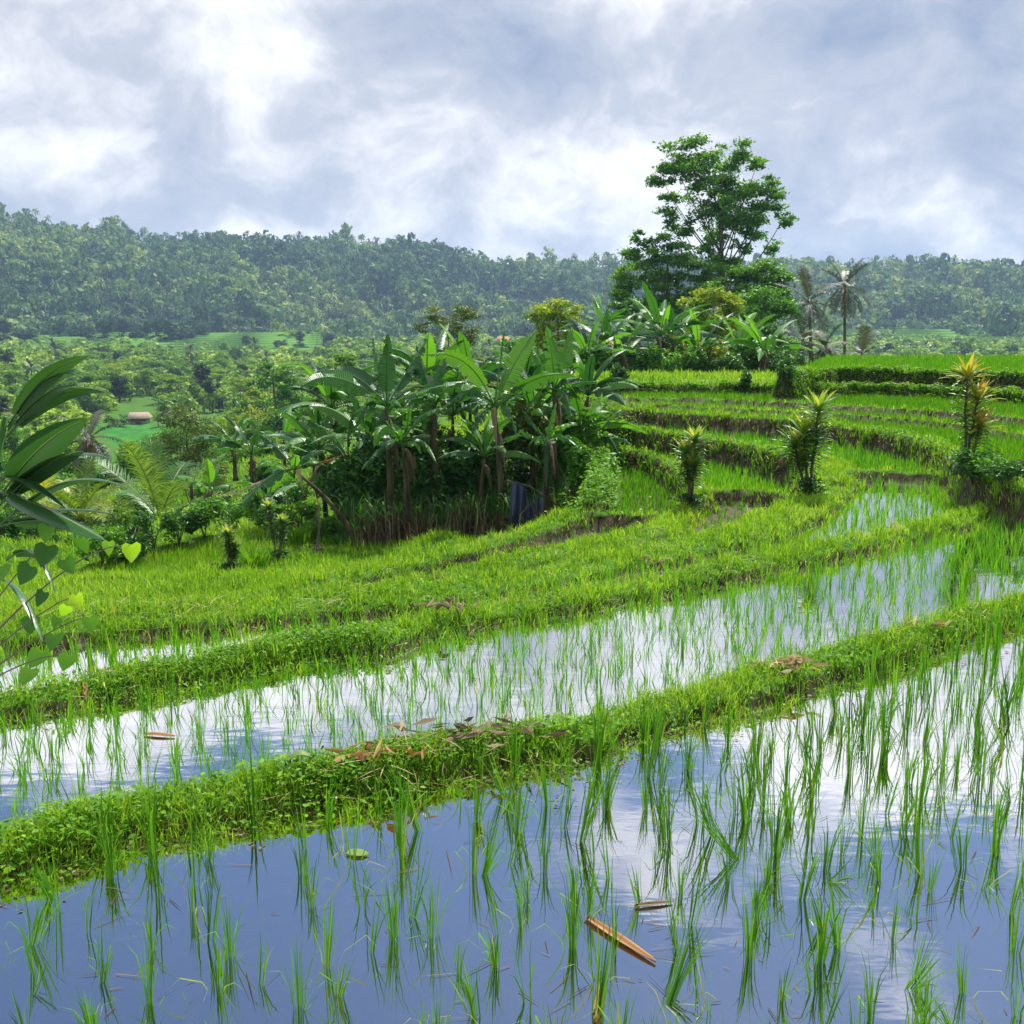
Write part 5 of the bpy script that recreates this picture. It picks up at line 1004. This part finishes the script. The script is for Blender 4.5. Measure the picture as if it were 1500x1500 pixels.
sleaf((5, 720), (60, 640), (126, 614), .085, roll=.8); sleaf((0, 740), (70, 665), (122, 662), .060, roll=.4); sleaf((5, 745), (90, 640), (158, 672), .050, roll=.1); sleaf((0, 770), (100, 670), (186, 716), .035, roll=.3); sleaf((10, 760), (90, 735), (170, 755), .030, roll=.2)
sleaf((0, 720), (80, 745), (152, 792), .085, roll=.2, d1=2.1); sleaf((0, 770), (80, 750), (120, 780), .05, roll=.8); sleaf((10, 820), (60, 780), (80, 868), .035, roll=.9); sleaf((0, 700), (50, 690), (95, 745), .05, roll=.6, droop=.9); sleaf((5, 850), (35, 850), (62, 940), .04, roll=.7)
# climbing vine with heart leaves
b = np.array([-1.22, 2.28, hz(-1.22, 2.28)]); root = empty('heart_leaf_vine', b); tag(root, 'vine with heart shaped green and lime leaves below the strap leaves', 'vine')
mb = MB(); 
for (e, mid) in (((110, 872), (30, 900)), ((120, 905), (40, 930)), ((85, 960), (20, 960)), ((60, 800), (0, 860)), ((190, 798), (90, 790))):
    p2 = at(*e, 2.25) - b; p1 = at(*mid, 2.3) - b; mb.tube(bez(np.array([-.16, -.05, 1.0]), p1, p2, np.linspace(0, 1, 8)), np.linspace(.003, .001, 8), 5)
mb.tube(bez(np.array([-.25, 0, -.05]), np.array([-.30, -.05, .6]), np.array([-.16, -.05, 1.0]), np.linspace(0, 1, 8)), np.linspace(.006, .003, 8), 5)
mb.obj('stem', M['bark'], root)
hb = np.array([(0, 0), (.30, -.16), (.52, .0), (.50, .34), (.28, .72), (0, 1.05), (-.28, .72), (-.50, .34), (-.52, .0), (-.30, -.16)])
def heart(px_, py_, s, mat, ang=0.0):
    s *= .78; c = at(px_, py_, RNG.uniform(2.15, 2.4)) - b; x = unit(np.array([cos(ang), RNG.uniform(-.5, .5), sin(ang) * .8])); y = unit(np.array([sin(ang), RNG.uniform(-.7, .2), -cos(ang)])); nz = unit(np.cross(x, y))
    V = [c + nz * .1 * s] + [c + x * q[0] * s + y * (q[1]) * s - nz * .22 * s * abs(q[0]) for q in hb]; k = len(hb); V = np.array(V + [c + y * .45 * s + nz * .1 * s])
    T = [(k + 1, 1 + i, 1 + (i + 1) % k) for i in range(k)]; MB().add(V, None, T, RNG.rand()).obj('leaf', M[mat], root, smooth=True)
for (x, y, s, mt) in ((112, 872, .040, 'lime'), (98, 888, .034, 'lime'), (132, 905, .046, 'bush_bright'), (65, 868, .042, 'bush'), (45, 905, .05, 'bush'), (85, 905, .035, 'bush_bright'), (80, 930, .045, 'bush'), (60, 955, .055, 'bush_bright'), (100, 960, .05, 'bush_bright'), (45, 980, .05, 'bush'), (95, 820, .045, 'bush'), (160, 794, .04, 'bush_bright'), (192, 798, .05, 'lime'), (70, 800, .06, 'bush'), (45, 830, .06, 'bush'), (70, 770, .05, 'bush_bright'), (120, 790, .045, 'bush'), (0, 830, .06, 'bush')):
    if mt == 'lime' and 'lime' not in M: M['lime'] = leafmat('lime_leaf', [(0, (.20, .42, .01)), (1, (.30, .50, .02))], .5, .4, .4)
    heart(x, y, s, mt, RNG.uniform(-.6, .6))
# fallen leaves and sheaths
def dead(name, p0, p1, w, mat, label, z=.0, cat='dead leaf', arch=.01, curl=.35, onb=False):
    a, c = np.array([*P(*p0, z), z]), np.array([*P(*p1, z), z])
    if onb: a, c = gp(*p0), gp(*p1); a[2] += .04; c = a + (c - a) / max(1, np.linalg.norm(c - a) / .11); c[2] = a[2] + .02
    L_ = np.linalg.norm(c - a); t = np.linspace(0, 1, 13); C = a + (c - a) * t[:, None]; C[:, 2] += arch * np.sin(pi * t) + .006
    d = (c - a) / L_; S = np.array([-d[1], d[0], 0]); Wd = w / 2 * np.clip(np.sin(pi * (t * .86 + .12)), 0.04, 1) ** .7; Wd[-1] *= .1; nn = 5; V = []
    for q in np.linspace(-1, 1, nn): V.append(C + S * (Wd * q)[:, None] + np.array([0, 0, 1.]) * (curl * w * q * q * .5))
    V = np.stack(V, 1); i, j = np.meshgrid(np.arange(12), np.arange(nn - 1), indexing='ij'); Q = np.stack([i * nn + j, (i + 1) * nn + j, (i + 1) * nn + j + 1, i * nn + j + 1], -1).reshape(-1, 4)
    o = MB().add(V.reshape(-1, 3), Q, None, np.clip(.5 + .4 * np.sin(np.arange(13 * nn) * 1.3), 0, 1)).obj(name, M[mat], None, smooth=True); md = o.modifiers.new('thickness', 'SOLIDIFY'); md.thickness = .002; tag(o, label, cat); return o
dead('bamboo_sheath', (858, 1346), (960, 1412), .030, 'dry_orange', 'orange brown boat shaped sheath floating in the nearest paddy', arch=.001, curl=.4, cat='sheath')
dead('bamboo_sheath', (872, 1500), (884, 1438), .022, 'dry_orange', 'tip of a brown sheath in the water at the bottom edge', arch=.004, curl=.6, cat='sheath')
dead('fallen_leaf', (508, 1250), (540, 1254), .05, 'yellow_leaf', 'single yellow green oval leaf floating among the rice', arch=.001, curl=.1)
dead('fallen_leaf', (212, 1077), (256, 1080), .03, 'dry_orange', 'narrow brown leaf floating in the second paddy on the left', z=-.1, arch=.002)
dead('fallen_leaf', (418, 1138), (482, 1134), .05, 'yellow_leaf', 'curled yellow brown leaf on the near edge of the second paddy', onb=True, arch=.03)
dead('fallen_leaf', (930, 1330), (985, 1323), .02, 'dry', 'thin brown leaf lying flat on the blue water', arch=.001)
for (a_, c_, w_, z_, lab) in (((655, 895), (690, 905), .05, .05, 'brown leaf of the litter heap on the second bank'), ((672, 912), (700, 885), .05, .05, 'broad upturned dry leaf on the second bank'), ((640, 905), (665, 920), .06, .04, 'grey dead leaf hanging over the second bank')):
    dead('dead_leaf', a_, c_, w_, 'dry', lab, onb=True, arch=.03, curl=.8)
for (x, y, z_, n, lab, wsp) in ((690, 1088, .13, 60, 'heap of dry brown leaves on the near bank at the middle', .18), (1155, 985, .13, 34, 'small heap of pale dry stalks on the near bank at the right', .12), (655, 898, .04, 18, 'scattered dry leaves on the second bank', .14), (560, 1118, .12, 22, 'orange dry leaves on the near bank left of the brown heap', .12), (962, 835, .0, 10, 'patch of dry straw on the third bank', .12), (1375, 925, .13, 9, 'straw bundle on the near bank at the far right', .1)):
    mb = MB(); q = gp(x, y); q[2] += .045; wsp *= .75
    for k in range(n):
        c = RNG.normal(0, 1, 3) * np.array([wsp, wsp * .5, .014]); a = RNG.uniform(0, 6.28); L_ = RNG.uniform(.05, .14); dv = np.array([cos(a), sin(a), RNG.normal(0, .25)]) * L_; wd = RNG.uniform(.008, .028); S = np.array([-sin(a), cos(a), .3]) * wd
        V = [c - dv * .5, c + S * .5 + np.array([0, 0, .01]), c + dv * .5 + np.array([0, 0, RNG.uniform(0, .03)]), c - S * .5]; mb.add(V, None, [(0, 1, 2), (0, 2, 3)], RNG.rand())
    o = mb.obj('leaf_litter', M['dry_orange' if 'orange' in lab else ('straw' if 'straw' in lab or 'pale' in lab else 'dry')]); o.location = tuple(q); tag(o, lab, 'leaf litter')
dead('stake', (125, 1022), (126, 1002), .02, 'dry_orange', 'short reddish stub standing at the foot of the second bank', z=-.05, cat='stub', arch=.03, curl=1.0)
# ================================================================ camera, sun, sky, air
cam = bpy.data.cameras.new('camera'); co = bpy.data.objects.new('camera', cam); COL.objects.link(co)
co.location = (0, 0, H); co.rotation_euler = (pi / 2 - PITCH, 0, 0); cam.sensor_width = 36; cam.lens = 36 * F / 1500; cam.clip_start = .05; cam.clip_end = 6000
scene.camera = co
SAZ, SEL = radians(22), radians(57)
sdir = Vector((sin(SAZ) * cos(SEL), cos(SAZ) * cos(SEL), sin(SEL)))
sl = bpy.data.lights.new('sun', 'SUN'); sl.energy = 4.8; sl.angle = radians(.6); sl.color = (1, .96, .88)
so = bpy.data.objects.new('sun', sl); COL.objects.link(so); so.rotation_euler = sdir.to_track_quat('Z', 'Y').to_euler(); so.location = (0, 0, 50)
w = bpy.data.worlds.new('World'); scene.world = w; w.use_nodes = True; nt = w.node_tree; nt.nodes.clear(); L = nt.links.new
out = nt.nodes.new('ShaderNodeOutputWorld'); bg = nt.nodes.new('ShaderNodeBackground')
sky = nt.nodes.new('ShaderNodeTexSky'); sky.sky_type = 'NISHITA'; sky.sun_disc = False; sky.sun_elevation = SEL; sky.sun_rotation = SAZ; sky.air_density = 1.2; sky.dust_density = .6; sky.ozone_density = 2
def MA(op, a, b=None, c=None, clamp=False):
    n = nt.nodes.new('ShaderNodeMath'); n.operation = op; n.use_clamp = clamp
    for k, v in enumerate((a, b, c)):
        if v is None: continue
        if isinstance(v, (int, float)): n.inputs[k].default_value = v
        else: L(v, n.inputs[k])
    return n.outputs[0]
def VMX(a, b, f, bt='MIX'):
    n = nt.nodes.new('ShaderNodeMix'); n.data_type = 'RGBA'; n.blend_type = bt
    for k, v in ((0, f), (6, a), (7, b)):
        if isinstance(v, (int, float)): n.inputs[k].default_value = v
        elif isinstance(v, tuple): n.inputs[k].default_value = (*v, 1)
        else: L(v, n.inputs[k])
    return n.outputs[2]
tc = nt.nodes.new('ShaderNodeTexCoord'); sp = nt.nodes.new('ShaderNodeSeparateXYZ'); L(tc.outputs['Generated'], sp.inputs[0])
zc = MA('MAXIMUM', sp.outputs[2], 0.0); dn = MA('ADD', zc, .70)
cb = nt.nodes.new('ShaderNodeCombineXYZ'); L(MA('DIVIDE', sp.outputs[0], dn), cb.inputs[0]); L(MA('DIVIDE', sp.outputs[1], dn), cb.inputs[1])
def noise(scale, det, rough, off, dist=0.0):
    mp = nt.nodes.new('ShaderNodeMapping'); mp.inputs['Location'].default_value = off; L(cb.outputs[0], mp.inputs[0])
    n = nt.nodes.new('ShaderNodeTexNoise'); n.inputs['Scale'].default_value = scale; n.inputs['Detail'].default_value = det; n.inputs['Roughness'].default_value = rough; n.inputs['Distortion'].default_value = dist
    L(mp.outputs[0], n.inputs['Vector']); return n.outputs[0]
def MR(v, a, b, c=0, d=1, sm=True):
    n = nt.nodes.new('ShaderNodeMapRange'); n.interpolation_type = 'SMOOTHSTEP' if sm else 'LINEAR'
    for k, q in zip((1, 2, 3, 4), (a, b, c, d)): n.inputs[k].default_value = q
    L(v, n.inputs[0]); return n.outputs[0]
n1 = noise(3.4, 10, .55, (3.1, 1.7, 0), .1)
wn = nt.nodes.new('ShaderNodeTexNoise'); wn.inputs['Scale'].default_value = 5.0; wn.inputs['Detail'].default_value = 4; L(cb.outputs[0], wn.inputs['Vector'])
wv = nt.nodes.new('ShaderNodeVectorMath'); wv.operation = 'MULTIPLY_ADD'; L(wn.outputs['Color'], wv.inputs[0]); wv.inputs[1].default_value = (.14, .14, 0); L(cb.outputs[0], wv.inputs[2]); cb = wv
n2 = noise(3.7, 14, .60, (5.3, 2.6, 0), 0)
n3_ = noise(10, 10, .62, (1.3, 2.2, 0), 0)
n4_ = noise(1.9, 3, .5, (6.3, 7.2, 0), 0)
# open blue gap high above the terraces
dt = nt.nodes.new('ShaderNodeVectorMath'); dt.operation = 'DOT_PRODUCT'; L(tc.outputs['Generated'], dt.inputs[0])
gd = Vector((-.14, .76, .64)).normalized(); dt.inputs[1].default_value = gd
gap = MR(dt.outputs['Value'], .86, .985)
low = MR(zc, .28, .46, .30, 0.05)
cov = MA('ADD', MA('SUBTRACT', n1, MA('MULTIPLY', gap, .165)), low)
dens = MR(cov, .47, .60)
shade = MA('ADD', MA('ADD', MA('MULTIPLY', n2, .62), MA('MULTIPLY', n3_, .16)), MA('ADD', MA('MULTIPLY', n4_, .22), MR(zc, .22, .34, 0, .10)))
ccol = nt.nodes.new('ShaderNodeValToRGB'); L(shade, ccol.inputs[0]); e = ccol.color_ramp.elements
e[0].position = .38; e[0].color = (.20, .25, .36, 1); e[1].position = .65; e[1].color = (.88, .88, .90, 1)
for p_, c_ in ((.44, (.29, .325, .41)), (.49, (.37, .395, .46)), (.525, (.49, .50, .545)), (.57, (.66, .665, .70))):
    k = e.new(p_); k.color = (*c_, 1)
lowd = MR(zc, 0.0, .10, .35, 0.0)
skc = VMX(sky.outputs[0], (SKY_K, SKY_K, SKY_K), 1.0, 'MULTIPLY') if 'SKY_K' in globals() else VMX(sky.outputs[0], (.044, .050, .060), 1.0, 'MULTIPLY')
mixed = VMX(skc, ccol.outputs[0], dens)
L(mixed, bg.inputs[0]); bg.inputs[1].default_value = 1.0
L(bg.outputs[0], out.inputs[0])
# air
hzm, nt2, o2 = newmat('haze_air'); pv = nt2.nodes.new('ShaderNodeVolumePrincipled'); pv.inputs['Color'].default_value = (.46, .68, 1, 1); pv.inputs['Density'].default_value = .00027; pv.inputs['Anisotropy'].default_value = .2
nt2.links.new(pv.outputs[0], o2.inputs['Volume'])
x0, x1, y0, y1, z0, z1 = -1400, 1400, -400, 1700, -70, 110
V = [(x, y, z) for x in (x0, x1) for y in (y0, y1) for z in (z0, z1)]
me = bpy.data.meshes.new('haze'); me.from_pydata(V, [], [(0, 1, 3, 2), (4, 6, 7, 5), (0, 4, 5, 1), (2, 3, 7, 6), (0, 2, 6, 4), (1, 5, 7, 3)]); me.materials.append(hzm)
if HAZE: tag(link('haze', me), 'thin bluish haze filling the valley air', 'haze', kind='stuff')
scene.view_settings.view_transform = 'Standard'; scene.view_settings.look = 'None'; scene.view_settings.exposure = 0.75; scene.view_settings.gamma = 1
scene.cycles.max_bounces = 8; scene.cycles.diffuse_bounces = 3; scene.cycles.glossy_bounces = 3; scene.cycles.transmission_bounces = 4; scene.cycles.transparent_max_bounces = 8; scene.cycles.volume_bounces = 0
scene.cycles.sample_clamp_indirect = 6; scene.cycles.use_denoising = True
